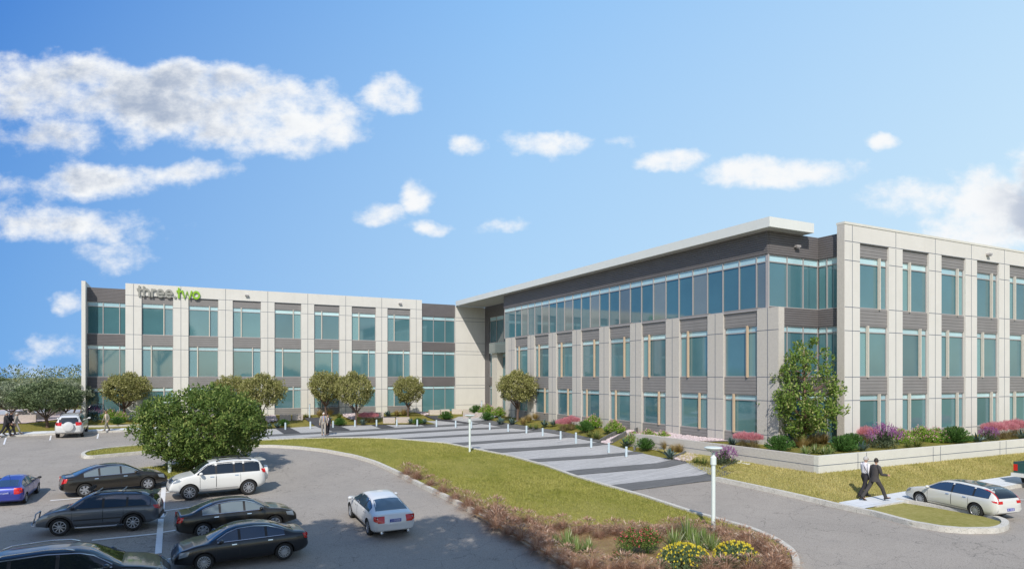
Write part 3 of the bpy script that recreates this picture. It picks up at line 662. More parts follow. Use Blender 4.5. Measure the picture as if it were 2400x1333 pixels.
# ------------------------------------------------------------------ stone benches
def block(u0, u1, v, hgt, dep=.8, label='', mat='stone_block', off=0.02, hd=None):
    a = G3(u0, v, off); b = G3(u1, v, off); c = ((a[0] + b[0]) / 2, (a[1] + b[1]) / 2, min(a[2], b[2])); L = math.dist(a[:2], b[:2])
    rz = math.atan2(b[1] - a[1], b[0] - a[0]) if hd is None else hd
    me = MB(); me.box(-L / 2, L / 2, 0, dep, -.15, hgt); o = me.build('stone_bench', MATS[mat])
    bm = bmesh.new(); bm.from_mesh(o.data); bmesh.ops.bevel(bm, geom=bm.edges[:], offset=.03, segments=1); bm.to_mesh(o.data); bm.free()
    o.location = c; o.rotation_euler = (0, 0, rz); return tag(o, label, 'stone bench')
GB = 'stone block benches on the plaza'
for (u0, u1, v, hg, lb) in [(655.5, 682, 983.5, .5, 'left block of the pair below a siding panel, right of the tree'), (685, 710, 982.5, .5, 'right block of the pair beside the tall bollard light'),
        (849, 874, 977, .5, 'left block behind the pink grass tuft'), (876.5, 899.5, 977.5, .5, 'block touching the blue agave behind the pink grass'),
        (898, 926, 992.5, .58, 'long block left of the middle plaza bollards'), (929, 960, 991.5, .58, 'long block just left of two blue agaves'),
        (1007, 1031, 970.3, .45, 'pale block left of the round green shrub in front of the link glazing'), (1033.5, 1054, 969, .45, 'pale block behind the round green shrub'),
        (1059, 1083, 968, .45, 'pale block at the foot of the tall cream wall'), (1085, 1108, 968, .45, 'pale block left of the dark shrub at the cream wall'),
        (1085, 1112, 979, .5, 'block partly behind the lamp head by the entrance walk'), (1114, 1130, 977, .5, 'short block beside the dark shrub near the entrance')]:
    o = block(u0, u1, v, hg, .7, 'stone bench, ' + lb, 'stone_block_warm' if v < 972 else 'stone_block'); o['group'] = GB
for (u0, u1, v, hg, lb) in [(47, 80, 988, .75, 'nearest, in front of the olive trunk'), (60, 100, 978.5, .6, 'long low one behind the nearest block'), (84, 112, 981, .7, 'right of the nearest block behind a trunk'),
        (31, 59, 974, .6, 'one at the left edge of the group'), (55, 76, 969, .6, 'small one behind a leaning stem'), (107, 129, 972, .8, 'tall one left of the pale end wall'), (128, 147, 969, .8, 'tall one nearest the pale end wall'), (-12, 14, 987, .7, 'cut by the left picture edge')]:
    o = block(u0, u1, v, hg * .75, 1.0, 'grey stone planter block under the olive trees, ' + lb, hd=.1); o['group'] = 'grey stone blocks under the olive trees'; o['category'] = 'stone block'
# ------------------------------------------------------------------ bollards and lamps
bol = [(612, 1010), (669, 1007), (727.5, 1004), (780.8, 1002), (832, 1000), (882.6, 999), (930, 998.6), (978, 998.6), (1023, 1000), (1068, 1002), (1105, 1003.5), (1148, 1007.5), (1191, 1011.5), (1234, 1015.5), (1272, 1022), (1314, 1030), (1350, 1040), (1385.7, 1049.5), (1427, 1061), (1468, 1071)]
where = ['beside the big parking tree at the left end of the row', 'on the dark walk right of two agaves', 'on the wide pale pad left of the two walking men', 'just right of the two walking men', 'in front of a plaza tree trunk', 'below the pink grass tuft', 'in front of the gap between two long stone benches', 'left of the bushy shrub between two agaves', 'at the right tip of the long planted bed', 'left of the near lamp post where the row bends', 'half hidden behind the slim lamp post', 'second right of the slim lamp post', 'third right of the slim lamp post, below two agaves', 'below the tan grasses and yucca', 'below two agaves of the near wing', 'left of the pink grass of the near wing', 'tall one below the pink grass beside the near wing', 'below the big yucca by the stone channel', 'second from the near end of the row', 'nearest of the row, in front of a lone agave']
me0 = None
for (u, v), wh in zip(bol, where):
    x, y, z = G3(u, v, .0)
    if me0 is None:
        r = empty('bollard', (x, y, z)); a = MB().lathe([(.075, -.1), (.075, .5), (.068, .51), (.068, .55), (.075, .56), (.075, .62), (.06, .64)], 14).build('post', MATS['bollard_white'], r, smooth=False); b = MB().lathe([(.10, 0), (.10, .025)], 14).build('base_plate', MATS['mullion'], r); me0 = (r, a, b)
    else:
        r = me0[0].copy(); COL.objects.link(r); r.location = (x, y, z)
        for q in me0[1:]: c = q.copy(); COL.objects.link(c); c.parent = r
    if u == 1350: r.scale = (1, 1, 1.25)
    tag(r, 'short pale cylindrical bollard ' + wh, 'bollard', 'bollards along the plaza edge')
def lamp(u, v, hgt, dia, label, post=.07):
    x, y, z = G3(u, v, .12); r = empty('lamp_post', (x, y, z), label=label, cat='lamp post', group='white lamp posts')
    MB().lathe([(post * 1.1, -.2), (post, 0), (post, hgt * .8), (post * 1.45, hgt * .8), (post * 1.45, hgt * .885), (post * .8, hgt * .9), (post * .8, hgt * .915), (post, hgt * .93), (post * .5, hgt * .94)], 16).build('pole', MATS['lamp_white'], r)
    am = MB()
    for k in range(4):
        q = k * math.pi / 2 + .4; am.tube([(0, 0, hgt * .93), (.75 * dia / 2 * math.cos(q), .75 * dia / 2 * math.sin(q), hgt * .975)], .014, 6)
    am.build('bracket', MATS['lamp_white'], r)
    R = dia / 2; MB().lathe([(R * .62, hgt * .965), (R * .92, hgt * .985), (R, hgt * .992), (R, hgt * 1.0), (R * .93, hgt * 1.005), (R * .5, hgt * 1.008)], 28).build('lamp_head', MATS['lamp_white'], r, smooth=False)
    return r
lamp(1101, 1057.5, 2.42, .68, 'slim white lamp post on the far edge of the curved lawn')
lamp(1672, 1250, 3.02, .62, 'nearest white lamp post rising out of the brown grasses')
lamp(398, 1107, 3.75, .62, 'tall pale lamp post in front of the big parking tree', .085)
lamp(366, 1028, 2.1, .6, 'lamp post mostly hidden behind the big parking tree')
for (u, v, lb) in ((725.6, 977, 'tall slim bollard light in front of a far wing pier'), (1129, 966, 'tall slim bollard light in front of the high cream wall'), (145, 962, 'slim pale light column among the olive trees')):
    x, y, z = G3(u, v); r = empty('light_column', (x, y, z), label=lb, cat='light column'); MB().lathe([(.075, -.1), (.075, .9), (.06, .9), (.06, 1.15), (.075, 1.15), (.075, 1.25)], 12).build('pole', MATS['bollard_white'], r); MB().lathe([(.085, 1.25), (.085, 1.3)], 12).build('cap', MATS['mullion'], r)
# ------------------------------------------------------------------ vegetation
RNG = np.random.default_rng(7)
def leafmat(name, a, b, c=None, trans=.25, rough=.6):
    g = NG(name, rough, .25)
    gi = g.n('ShaderNodeNewGeometry').outputs['Random Per Island']
    col = g.mix(gi, a, b)
    if c: col = g.mix(g.mr(gi, .8, .95), col, c)
    g.col(col)
    tr = g.n('ShaderNodeBsdfTranslucent'); g.t.links.new(col, tr.inputs[0])
    ms = g.n('ShaderNodeMixShader', {0: trans}); g.t.links.new(g.b.outputs[0], ms.inputs[1]); g.t.links.new(tr.outputs[0], ms.inputs[2])
    g.t.links.new(ms.outputs[0], g.t.nodes['Material Output'].inputs[0]); return g.m
leafmat('leaf_olive', (.19, .20, .055), (.37, .36, .14), (.52, .48, .24))
leafmat('leaf_green', (.065, .125, .028), (.19, .265, .06), (.34, .40, .12))
leafmat('leaf_bright', (.09, .17, .025), (.24, .34, .07), (.50, .50, .20))
leafmat('leaf_grey', (.16, .20, .12), (.34, .39, .26), (.48, .52, .40))
leafmat('leaf_dark', (.09, .13, .06), (.18, .23, .11), (.26, .32, .17))
leafmat('agave_leaf', (.045, .085, .075), (.13, .20, .18), (.30, .38, .33), .05, .45)
leafmat('yucca_leaf', (.07, .11, .02), (.17, .21, .05), (.32, .32, .15), .15)
leafmat('yucca_pale', (.13, .20, .05), (.28, .36, .12), (.62, .62, .42), .15)
leafmat('tan_blade', (.28, .20, .07), (.52, .39, .16), (.65, .52, .26), .2)
leafmat('brown_blade', (.38, .22, .145), (.62, .41, .29), (.80, .66, .52), .35)
leafmat('pink_plume', (.62, .22, .27), (.72, .34, .38), (.80, .5, .5), .4)
leafmat('pink_base', (.22, .2, .09), (.38, .30, .17), None, .2)
leafmat('shrub_dark', (.035, .10, .02), (.09, .20, .04), (.15, .29, .07), .15)
leafmat('shrub_lime', (.14, .28, .03), (.30, .46, .06), (.42, .55, .14), .3)
leafmat('sage_leaf', (.06, .09, .05), (.13, .16, .09), None, .2)
leafmat('purple_spike', (.27, .09, .26), (.44, .18, .42), (.55, .30, .52), .3)
leafmat('pink_flower', (.62, .26, .36), (.80, .48, .52), None, .3)
leafmat('red_flower', (.65, .06, .10), (.82, .22, .26), None, .3)
leafmat('yellow_flower', (.66, .54, .04), (.80, .70, .10), None, .2)
leafmat('grey_green', (.08, .13, .06), (.17, .23, .11), None, .1)
def quads(P, A, Bv, name, mat, parent=None):
    """diamond leaves: centre P, half-length A, half-width B"""
    n = len(P); V = np.empty((n, 4, 3)); V[:, 0] = P - A; V[:, 1] = P + Bv - A * .1; V[:, 2] = P + A; V[:, 3] = P - Bv - A * .1
    me = bpy.data.meshes.new(name); me.vertices.add(n * 4); me.vertices.foreach_set('co', V.astype(np.float32).ravel())
    me.loops.add(n * 4); me.loops.foreach_set('vertex_index', np.arange(n * 4, dtype=np.int32))
    me.polygons.add(n); me.polygons.foreach_set('loop_start', np.arange(0, n * 4, 4, dtype=np.int32)); me.update(calc_edges=True); me.validate()
    me.materials.append(mat); return link(name, me, parent)
def unit(n, r=RNG):
    v = r.normal(size=(n, 3)); return v / np.linalg.norm(v, axis=1, keepdims=True)
def leaf_cloud(centres, rad, per, size, name, mat, parent=None, up=.35, asp=.45, r=RNG, flat=1.0):
    C = np.repeat(np.asarray(centres), per, axis=0); n = len(C)
    d = unit(n, r); rr = np.repeat(np.broadcast_to(rad, len(centres)), per)
    P = C + d * np.array([1, 1, flat]) * (rr * r.uniform(.45, 1, n) ** .7)[:, None]
    L = d * .7 + unit(n, r) * .8; L[:, 2] += up; L /= np.linalg.norm(L, axis=1, keepdims=True)
    W_ = np.cross(L, unit(n, r)); W_ /= np.linalg.norm(W_, axis=1, keepdims=True)
    s = size * r.uniform(.65, 1.3, n)[:, None]
    return quads(P, L * s, W_ * s * asp, name, mat, parent)
def limbs(mb, base, tips, r0, fork, rng, levels=True):
    """trunk to fork, then tapering limbs bending out to each tip"""
    for t in tips:
        t = Vector(t); f = Vector(fork); mid = f.lerp(t, .45) + Vector((rng.uniform(-.1, .1), rng.uniform(-.1, .1), -.12 * (t - f).length * .6))
        pts = []
        for k in range(6):
            a = k / 5; p = (f * (1 - a) ** 2 + mid * 2 * a * (1 - a) + t * a * a); pts.append(p)
        rr = r0 * rng.uniform(.35, .55); mb.tube(pts, [rr * (1 - .8 * k / 5) for k in range(6)], 6)
        for _ in range(3):
            k = rng.randint(2, 4); e = pts[k] + Vector((rng.uniform(-.5, .5), rng.uniform(-.5, .5), rng.uniform(.2, .6))) * (t - f).length * .45
            mb.tube([pts[k], pts[k].lerp(e, .5) + Vector((0, 0, -.03)), e], [rr * .4, rr * .25, rr * .1], 5)
VIS = None
def in_view(x, y, z, m=0.9):
    d = FW[0] * x + FW[1] * y; r = RT[0] * x + RT[1] * y
    return d > -m and abs(r) - m * 1.4 < .79 * max(d, .01) and (z - m * 1.3 - CAMZ) < .58 * max(d, .01)
def make_tree(name, hgt, cw, ch, trunk_h, r0, ncl, per, size, leaf, bark, seed, shape='dome', crad=.33, lean=0, nl=11, asp=.45):
    rng = random.Random(seed); r = np.random.default_rng(seed); root = empty(name)
    cz = hgt - ch / 2; C = []
    while len(C) < ncl:
        d = Vector([rng.gauss(0, 1) for _ in range(3)]).normalized(); q = rng.uniform(.35, 1) ** .45
        x, y, z = d.x * q, d.y * q, d.z * q
        if shape == 'dome':
            if z < -.55 - .2 * rng.random(): continue
            if z < 0 and math.hypot(x, y) > 1 - (-z) * .6: continue
        if shape == 'cone':
            if math.hypot(x, y) > .45 + .6 * (1 - (z + 1) / 2) ** .8: continue
        lob = 1 + .12 * math.sin(3 * math.atan2(y, x) + seed) + .09 * math.sin(7 * math.atan2(y, x) + z * 5 + seed)
        C.append((x * cw / 2 * lob, y * cw / 2 * lob, cz + z * ch / 2 * (1 + .07 * math.sin(5 * x + 4 * y + seed))))
        if VIS and in_view(C[-1][0] + VIS[0], C[-1][1] + VIS[1], C[-1][2] + VIS[2]): C.pop(); fails = globals().get('fails', 0)
    rad = np.array([crad * rng.uniform(.6, 1.25) for _ in C])
    tr = MB(); fork = Vector((rng.uniform(-.1, .1) + lean, rng.uniform(-.1, .1), trunk_h))
    tr.tube([(0, 0, -.3), (0, 0, .02), (lean * .4, 0, trunk_h * .5), fork, fork + Vector((0, 0, .25))], [r0 * 1.5, r0 * 1.15, r0 * .9, r0 * .95, r0 * .5], 10)
    tips = rng.sample(C, min(nl, len(C)))
    if shape == 'cone':
        tr.tube([fork, (.05, .03, hgt * .6), (0, 0, hgt * .93)], [r0 * .9, r0 * .5, r0 * .12], 8)
        for t in tips:
            zb = max(trunk_h * .8, t[2] - .5 * math.hypot(t[0], t[1])); tr.tube([(0, 0, zb), (t[0] * .5, t[1] * .5, (zb + t[2]) / 2 - .03), t], [r0 * .38, r0 * .22, r0 * .06], 5)
    else: limbs(tr, None, [(t[0] * .85, t[1] * .85, t[2] - .1) for t in tips], r0, fork, rng)
    tr.build('trunk', MATS[bark], root, smooth=True)
    leaf_cloud(C, rad, per, size, 'crown', MATS[leaf], root, r=r, asp=asp)
    return root
def place(root, loc, rz=0, sc=1.0, label=None, cat=None, group=None, first=False):
    o = root
    if not first:
        o = root.copy(); COL.objects.link(o)
        for ch in list(root.children):
            c = ch.copy(); COL.objects.link(c); c.parent = o
    o.location = loc; o.rotation_euler = (0, 0, rz); o.scale = (sc, sc, sc) if isinstance(sc, (int, float)) else sc
    return tag(o, label, cat, group)
ola = make_tree('olive_tree', 5.0, 4.9, 3.5, 1.15, .15, 330, 34, .105, 'leaf_olive', 'bark', 3, crad=.36)
olb = make_tree('olive_tree', 5.0, 4.6, 3.7, 1.05, .14, 320, 34, .105, 'leaf_olive', 'bark', 11, crad=.36, lean=.12)
first = {id(ola): True, id(olb): True}
for (kind, u, v, cwpx, toppx, ptop, lb) in [(ola, 293, 984, 112, 866, 0, 'in front of the far wing behind the man in a grey suit'), (olb, 541, 985, 95, 872, 0, 'partly behind the big green parking tree'),
        (ola, 613, 999, 118, 868, 0, 'with its trunk right of the big green parking tree'), (olb, 765, 975, 100, 862, 0, 'behind the two walking men, left of a touching pair'),
        (ola, 834, 996, 96, 864, 0, 'over the pink grass tuft on the plaza'), (olb, 956, 974, 85, 875, 0, 'alone at the right end of the far wing'), (ola, 1213, 986, 106, 861, 0, 'beside the entrance in front of the near wing')]:
    x, y, z = G3(u, v); d = FW[0] * x + FW[1] * y; p = FPX / d
    hh = (v - toppx) / p * .93; ww = cwpx / p * .90; f = first.pop(id(kind), False)
    place(kind, (x, y, z), random.uniform(0, 6), (ww / 4.95, ww / 4.95, hh / 5.0), 'round olive tree ' + lb, 'tree', 'olive trees along the building', first=f)
# woods at the far left
sp = [(20, 985, 150, 872), (112, 1000, 170, 866), (158, 985, 110, 868), (172, 974, 100, 866), (70, 974, 120, 872), (190, 966, 90, 869), (-22, 980, 120, 850)]
wa = make_tree('spreading_tree', 5.6, 6.4, 4.0, 1.2, .17, 330, 32, .13, 'leaf_grey', 'bark', 21, crad=.5, nl=9, lean=.3)
wb = make_tree('spreading_tree', 5.6, 6.2, 4.1, 1.1, .16, 330, 32, .13, 'leaf_dark', 'bark', 22, crad=.5, nl=8, lean=-.3)
ff = {id(wa): True, id(wb): True}
for i, ((u, v, cw, top), lb) in enumerate(zip(sp, ['at the left edge with forked stems', 'nearest of the grove with a wide low crown', 'third of the grove behind a tall stone block', 'fourth of the grove just left of the pale end wall', 'pale crowned one behind the nearest tree', 'last of the grove touching the pale end wall', 'dark tall one cut by the left picture edge'])):
    k = wb if i in (1, 6, 3) else wa; x, y, z = G3(u, v); d = FW[0] * x + FW[1] * y; p = FPX / d
    place(k, (x, y, z), i * 1.3, (cw / p / 7.4, cw / p / 7.4, (v - top) / p / 7.3), 'spreading multi stemmed tree ' + lb, 'tree', 'grove beyond the parking lot', first=ff.pop(id(k), False))
for i, (x, y) in enumerate([(22, -17), (31, -21), (41, -16), (52, -22), (62, -17), (74, -20), (-16, -14), (-27, -2)]):
    place(wa if i % 2 else wb, (x, y, H(x, y)), i * 1.1, 1.3 + .1 * (i % 3), 'tree out of frame behind the viewpoint, ' + ['first', 'second', 'third', 'fourth', 'fifth', 'sixth', 'seventh', 'eighth'][i] + ' along the lot edge', 'tree', 'trees behind the viewpoint')
# distant tree line
C = [(x + random.uniform(-2, 2), random.uniform(104, 110), random.uniform(.6, 5.6) ) for x in np.arange(-75, 2, .45) for _ in range(3)]
tag(leaf_cloud(C, 1.1, 60, .15, 'distant_woods', MATS['leaf_grey']), 'pale band of distant woods behind the grove', 'woods', kind='stuff')
C = [(x + random.uniform(-3, 3), random.uniform(170, 180), random.uniform(1, 7.0)) for x in np.arange(-150, 20, .8) for _ in range(3)]
tag(leaf_cloud(C, 1.8, 45, .24, 'distant_woods', MATS['leaf_dark']), 'dark farthest tree line on the horizon', 'woods', kind='stuff')
C = [(x, random.uniform(96, 98), random.uniform(1.2, 1.9)) for x in np.arange(-60, 0, .5)]
tag(leaf_cloud(C, .7, 40, .18, 'hedge', MATS['leaf_dark']), 'low dark clipped hedge beyond the grove', 'hedge')
# big tree in the parking island
x, y, z = G3(482, 1098, .1); p = FPX / (FW[0] * x + FW[1] * y)
bt = make_tree('broad_tree', 1098 / p - 907 / p, 272 / p, 184 / p, 1.1, .17, 560, 60, .095, 'leaf_green', 'bark', 31, crad=.40, nl=14, shape='ball', asp=.42)
place(bt, (x, y, z), .4, 1, 'broad dense green tree in the parking lot island behind the white off-roader', 'tree', first=True)
# slender tree on the corner terrace
x, y, z = 30.1, 24.0, 1.22; d = FW[0] * x + FW[1] * y; p = FPX / d
ct = make_tree('corner_tree', (1050 - 800) / p, 180 / p, 225 / p, .9, .10, 165, 50, .095, 'leaf_bright', 'bark_pink', 47, crad=.40, nl=46, shape='cone', asp=.42)
place(ct, (x, y, z), 0, 1, 'slender airy green tree on the corner terrace in front of the recessed glass', 'tree', first=True)
# tall trees beside the camera whose leafy shade falls across the parking lot
spoly = PXS([(-120, 1262), (0, 1240), (120, 1222), (250, 1196), (330, 1182), (470, 1172), (500, 1196), (420, 1222), (520, 1256), (640, 1246), (760, 1226), (850, 1242), (960, 1220), (1050, 1206), (1110, 1232), (1200, 1250), (1260, 1300), (1340, 1360), (1330, 1500), (700, 1600), (-200, 1560)])
def inside(x, y, w):
    c = False
    for (a, b), (d, e) in zip(w, w[1:] + w[:1]):
        if (b > y) != (e > y) and x < (d - a) * (y - b) / (e - b) + a: c = not c
    return c
srng = random.Random(9); sx_ = [p[0] for p in spoly]; sy_ = [p[1] for p in spoly]; trunks = [(-11.5, 10.5), (-6.2, 3.4), (-2.8, 1.2), (-14, 3.5)]; groups = [[], [], [], []]; tries = 0
while sum(map(len, groups)) < 2300 and tries < 60000:
    tries += 1; gx_, gy_ = srng.uniform(min(sx_), max(sx_)), srng.uniform(min(sy_), max(sy_))
    if not inside(gx_, gy_, spoly): continue
    z_ = srng.uniform(10.5, 17); gz = H(gx_, gy_); k = (z_ - gz) / -LIGHT.z; X_, Y_ = gx_ - LIGHT.x * k, gy_ - LIGHT.y * k
    if in_view(X_, Y_, z_): continue
    b = min(range(3), key=lambda q: math.dist((X_, Y_), trunks[q])); groups[b].append((X_, Y_, z_))
for i, (x, y) in enumerate(trunks[:3]):
    if len(groups[i]) < 10: continue
    root = empty('shade_tree', (x, y, H(x, y))); C = [(a - x, b - y, c - H(x, y)) for a, b, c in groups[i]]
    tr = MB(); fork = Vector((0, 0, 8.0)); tr.tube([(0, 0, -.3), (0, 0, .2), (.1, 0, 4), fork, fork + Vector((0, 0, .4))], [.42, .34, .28, .27, .15], 10)
    limbs(tr, None, srng.sample(C, min(9, len(C))), .3, fork, srng); tr.build('trunk', MATS['bark'], root, smooth=True)
    leaf_cloud(C, np.array([srng.uniform(.45, .85) for _ in C]), 46, .16, 'crown', MATS['leaf_green'], root, r=np.random.default_rng(70 + i), asp=.42)
    tag(root, 'tall leafy tree out of frame beside the viewpoint, ' + ['farthest left', 'second from the left', 'almost overhead'][i], 'tree', 'shade trees beside the viewpoint', 'thing')
VIS = None
# ---- small plants, modelled once per kind
def blades(n, length, width, spread, mat, name, parent=None, droop=.3, r=RNG, base=.1, seg=4, lmin=.6, thick=None):
    """rosette / tuft of curved tapering blades"""
    V = []; F = []
    for i in range(n):
        az_ = r.uniform(0, 2 * math.pi); el_ = r.uniform(0, 1) ** .7 * spread; L = length * r.uniform(lmin, 1); w = width * r.uniform(.7, 1.2)
        dx_, dy_ = math.cos(az_), math.sin(az_); b0 = r.uniform(0, base); p = Vector((dx_ * b0, dy_ * b0, 0)); th = el_
        b = len(V); sx, sy = -dy_, dx_
        for k in range(seg + 1):
            a = k / seg; ww = w * ((1 - a) ** .8 if thick is None else math.sin(math.pi * min(1, .35 + a * .65)) ** .8) / 2
            V += [(p.x + sx * ww, p.y + sy * ww, p.z), (p.x - sx * ww, p.y - sy * ww, p.z)]
            th = el_ + droop * a * a * (1.2 + el_); p = p + Vector((dx_ * math.sin(th), dy_ * math.sin(th), math.cos(th))) * (L / seg)
        F += [(b + 2 * k, b + 2 * k + 1, b + 2 * k + 3, b + 2 * k + 2) for k in range(seg)]
    me = bpy.data.meshes.new(name); me.from_pydata([tuple(v) for v in V], [], F); me.materials.append(MATS[mat]); return link(name, me, parent)
def K_agave():
    return blades(34, .62, .13, 1.15, 'agave_leaf', 'agave', droop=.12, thick=1, lmin=.75)
def K_yucca(): return blades(110, .72, .035, 1.45, 'yucca_leaf', 'yucca', droop=.15, lmin=.75)
def K_yucca2(): return blades(85, .62, .07, 1.45, 'yucca_pale', 'yucca', droop=.1, lmin=.7)
def K_tan(): return blades(420, .95, .02, .85, 'tan_blade', 'grass_tuft', droop=.45, base=.15)
def K_brown():
    r = empty('fountain_grass_tuft'); blades(560, .66, .014, 1.38, 'brown_blade', 'blades', r, droop=.7, base=.10, seg=5, lmin=.7)
    n = 130; a = RNG.uniform(0, 6.283, n); q = RNG.uniform(.0, 1, n) ** .6 * .55; P = np.stack([np.cos(a) * q, np.sin(a) * q, .62 * np.sqrt(np.maximum(.05, 1 - (q / .62) ** 2)) + RNG.normal(0, .03, n)], 1)
    L = np.stack([np.cos(a) * q * 2.6, np.sin(a) * q * 2.6, np.full(n, .4)], 1) + RNG.normal(0, .2, (n, 3)); L /= np.linalg.norm(L, axis=1, keepdims=True); Wd = np.cross(L, [0, 0, 1.]); quads(P, L * .10, Wd * .02, 'plumes', MATS['brown_blade'], r)
    return r
def K_pink():
    r = empty('pink_grass_tuft'); blades(260, .55, .016, .9, 'pink_base', 'blades', r, droop=.3, base=.3)
    n = 2600; a = RNG.uniform(0, 6.283, n); q = RNG.uniform(0, 1, n) ** .5 * .6; P = np.stack([np.cos(a) * q, np.sin(a) * q, .40 + RNG.uniform(0, .32, n) * (1 - q * .9)], 1)
    L = unit(n) * .5 + P * [1, 1, .3]; L[:, 2] += .6; L /= np.linalg.norm(L, axis=1, keepdims=True); Wd = np.cross(L, unit(n)); quads(P, L * .07, Wd * .008, 'plumes', MATS['pink_plume'], r)
    return r
def K_sage():
    r = empty('purple_sage'); C = [(math.cos(t) * q * .45, math.sin(t) * q * .45, .12 + .5 * (1 - q * q) * w_) for t, q, w_ in RNG.uniform(0, 1, (70, 3)) * [6.283, 1, 1]]
    leaf_cloud(C, .13, 30, .035, 'foliage', MATS['sage_leaf'], r, up=.8)
    n = 170; a = RNG.uniform(0, 6.283, n); q = RNG.uniform(0, 1, n) ** .5; S0 = np.stack([np.cos(a) * q * .62, np.sin(a) * q * .62, .85 - .42 * q * q + RNG.normal(0, .05, n)], 1)
    P = np.repeat(S0, 9, 0); d = np.repeat(np.stack([np.cos(a) * q * .5, np.sin(a) * q * .5, np.ones(n)], 1), 9, 0); P = P + d * (np.tile(np.arange(9), n) * .02 - .12)[:, None]; L = unit(len(P)); Wd = np.cross(L, unit(len(P))); quads(P, L * .022, Wd * .018, 'flower_spikes', MATS['purple_spike'], r)
    return r
def K_shrub():
    r = RNG; V = []; F = []
    n = 150; a = r.uniform(0, 6.283, n); el_ = r.uniform(0, 1, n) ** .8 * 1.35
    C = []; Ds = []
    for i in range(n):
        d = np.array([math.cos(a[i]) * math.sin(el_[i]), math.sin(a[i]) * math.sin(el_[i]), math.cos(el_[i])])
        for k in range(9): C.append(d * (.18 + .07 * k) + r.normal(0, .012, 3)); Ds.append(d)
    C = np.repeat(np.array(C), 5, 0) * [1, 1, .85]; Ds = np.repeat(np.array(Ds), 5, 0); L = Ds + unit(len(C)) * .7; L /= np.linalg.norm(L, axis=1, keepdims=True); Wd = np.cross(L, unit(len(C)))
    return quads(C, L * .055, Wd * .016, 'green_shrub', MATS['shrub_dark'])
def K_lime(w=1.0):
    r = empty('flowering_shrub'); C = [(math.cos(t) * q * .75, math.sin(t) * q * .75, .15 + .55 * (1 - q * q) * w_) for t, q, w_ in RNG.uniform(0, 1, (110, 3)) * [6.283, 1, 1]]
    leaf_cloud(C, .17, 36, .045, 'foliage', MATS['shrub_lime'], r, up=.5)
    blades(60, .9, .02, 1.1, 'shrub_lime', 'stems', r, droop=.4)
    leaf_cloud([(x * 1.05, y * 1.05, z + .1) for x, y, z in C], .17, 4, .032, 'flowers', MATS['pink_flower'], r, asp=.9)['kind'] = 'stuff'; return r
def K_lantana():
    r = empty('yellow_flower_mound'); n = 240; a = RNG.uniform(0, 6.283, n); q = RNG.uniform(0, 1, n) ** .5; C = np.stack([np.cos(a) * q * .72, np.sin(a) * q * .72, .36 * np.sqrt(1.02 - q * q) + .02], 1)
    leaf_cloud(C, .10, 34, .03, 'foliage', MATS['grey_green'], r, up=.6)
    n = 150; a = RNG.uniform(0, 6.283, n); q = RNG.uniform(0, 1, n) ** .5; C = np.stack([np.cos(a) * q * .78, np.sin(a) * q * .78, .40 * np.sqrt(1.02 - q * q) + .12], 1)
    leaf_cloud(C, .012, 5, .026, 'flowers', MATS['yellow_flower'], r, asp=.9)['kind'] = 'stuff'; return r
def K_red():
    r = empty('red_flower_bush'); C = [(math.cos(t) * q * .55, math.sin(t) * q * .55, .15 + .75 * (.4 + .6 * w_) * (1 - .4 * q * q)) for t, q, w_ in RNG.uniform(0, 1, (120, 3)) * [6.283, 1, 1]]
    leaf_cloud(C, .14, 30, .032, 'foliage', MATS['leaf_green'], r); leaf_cloud([c for c in C if c[2] > .55], .17, 5, .028, 'flowers', MATS['red_flower'], r, asp=.9)['kind'] = 'stuff'
    blades(30, .7, .02, .7, 'shrub_dark', 'stems', r); return r
KINDS = {}
KF = dict(agave=K_agave, yucca=K_yucca, pale=K_yucca2, tan=K_tan, brown=K_brown, pink=K_pink, sage=K_sage, shrub=K_shrub, lime=K_lime, lantana=K_lantana, red=K_red)
CATN = dict(agave=('agave', 'blue green spiky agave'), yucca=('yucca', 'green thin leaved yucca'), pale=('yucca', 'pale striped yucca rosette'), tan=('grass tuft', 'tan feathery bunch grass'), brown=('grass tuft', 'reddish brown grass tuft'), pink=('pink grass', 'pink cloudy muhly grass'),
            sage=('sage', 'purple flowering sage bush'), shrub=('shrub', 'dark green feathery shrub'), lime=('flowering shrub', 'light green shrub with small pink flowers'), lantana=('flowers', 'low mound of small yellow flowers'), red=('flower bush', 'bush with small red flowers'))
WID = dict(agave=1.05, yucca=1.35, pale=1.15, tan=1.25, brown=1.25, pink=1.35, sage=1.35, shrub=1.5, lime=1.9, lantana=1.65, red=1.35)
HEI = dict(agave=.6, yucca=.72, pale=.62, tan=.85, brown=.8, pink=.72, sage=.98, shrub=.68, lime=.9, lantana=.55, red=1.0)
GRP = dict(agave='blue agaves', yucca='green yuccas', pale='pale yuccas', tan='tan bunch grasses', pink='pink grasses', sage='purple sages', shrub='dark green shrubs', lime='light flowering shrubs', lantana='yellow flower mounds', red='red flower bushes')
def extents(o):
    P = []
    for q in ([o] if o.type == 'MESH' else list(o.children)):
        a = np.empty(len(q.data.vertices) * 3, np.float32); q.data.vertices.foreach_get('co', a); P.append(a.reshape(-1, 3))
    P = np.concatenate(P); return 2 * np.percentile(np.hypot(P[:, 0], P[:, 1]), 93), np.percentile(P[:, 2], 98)
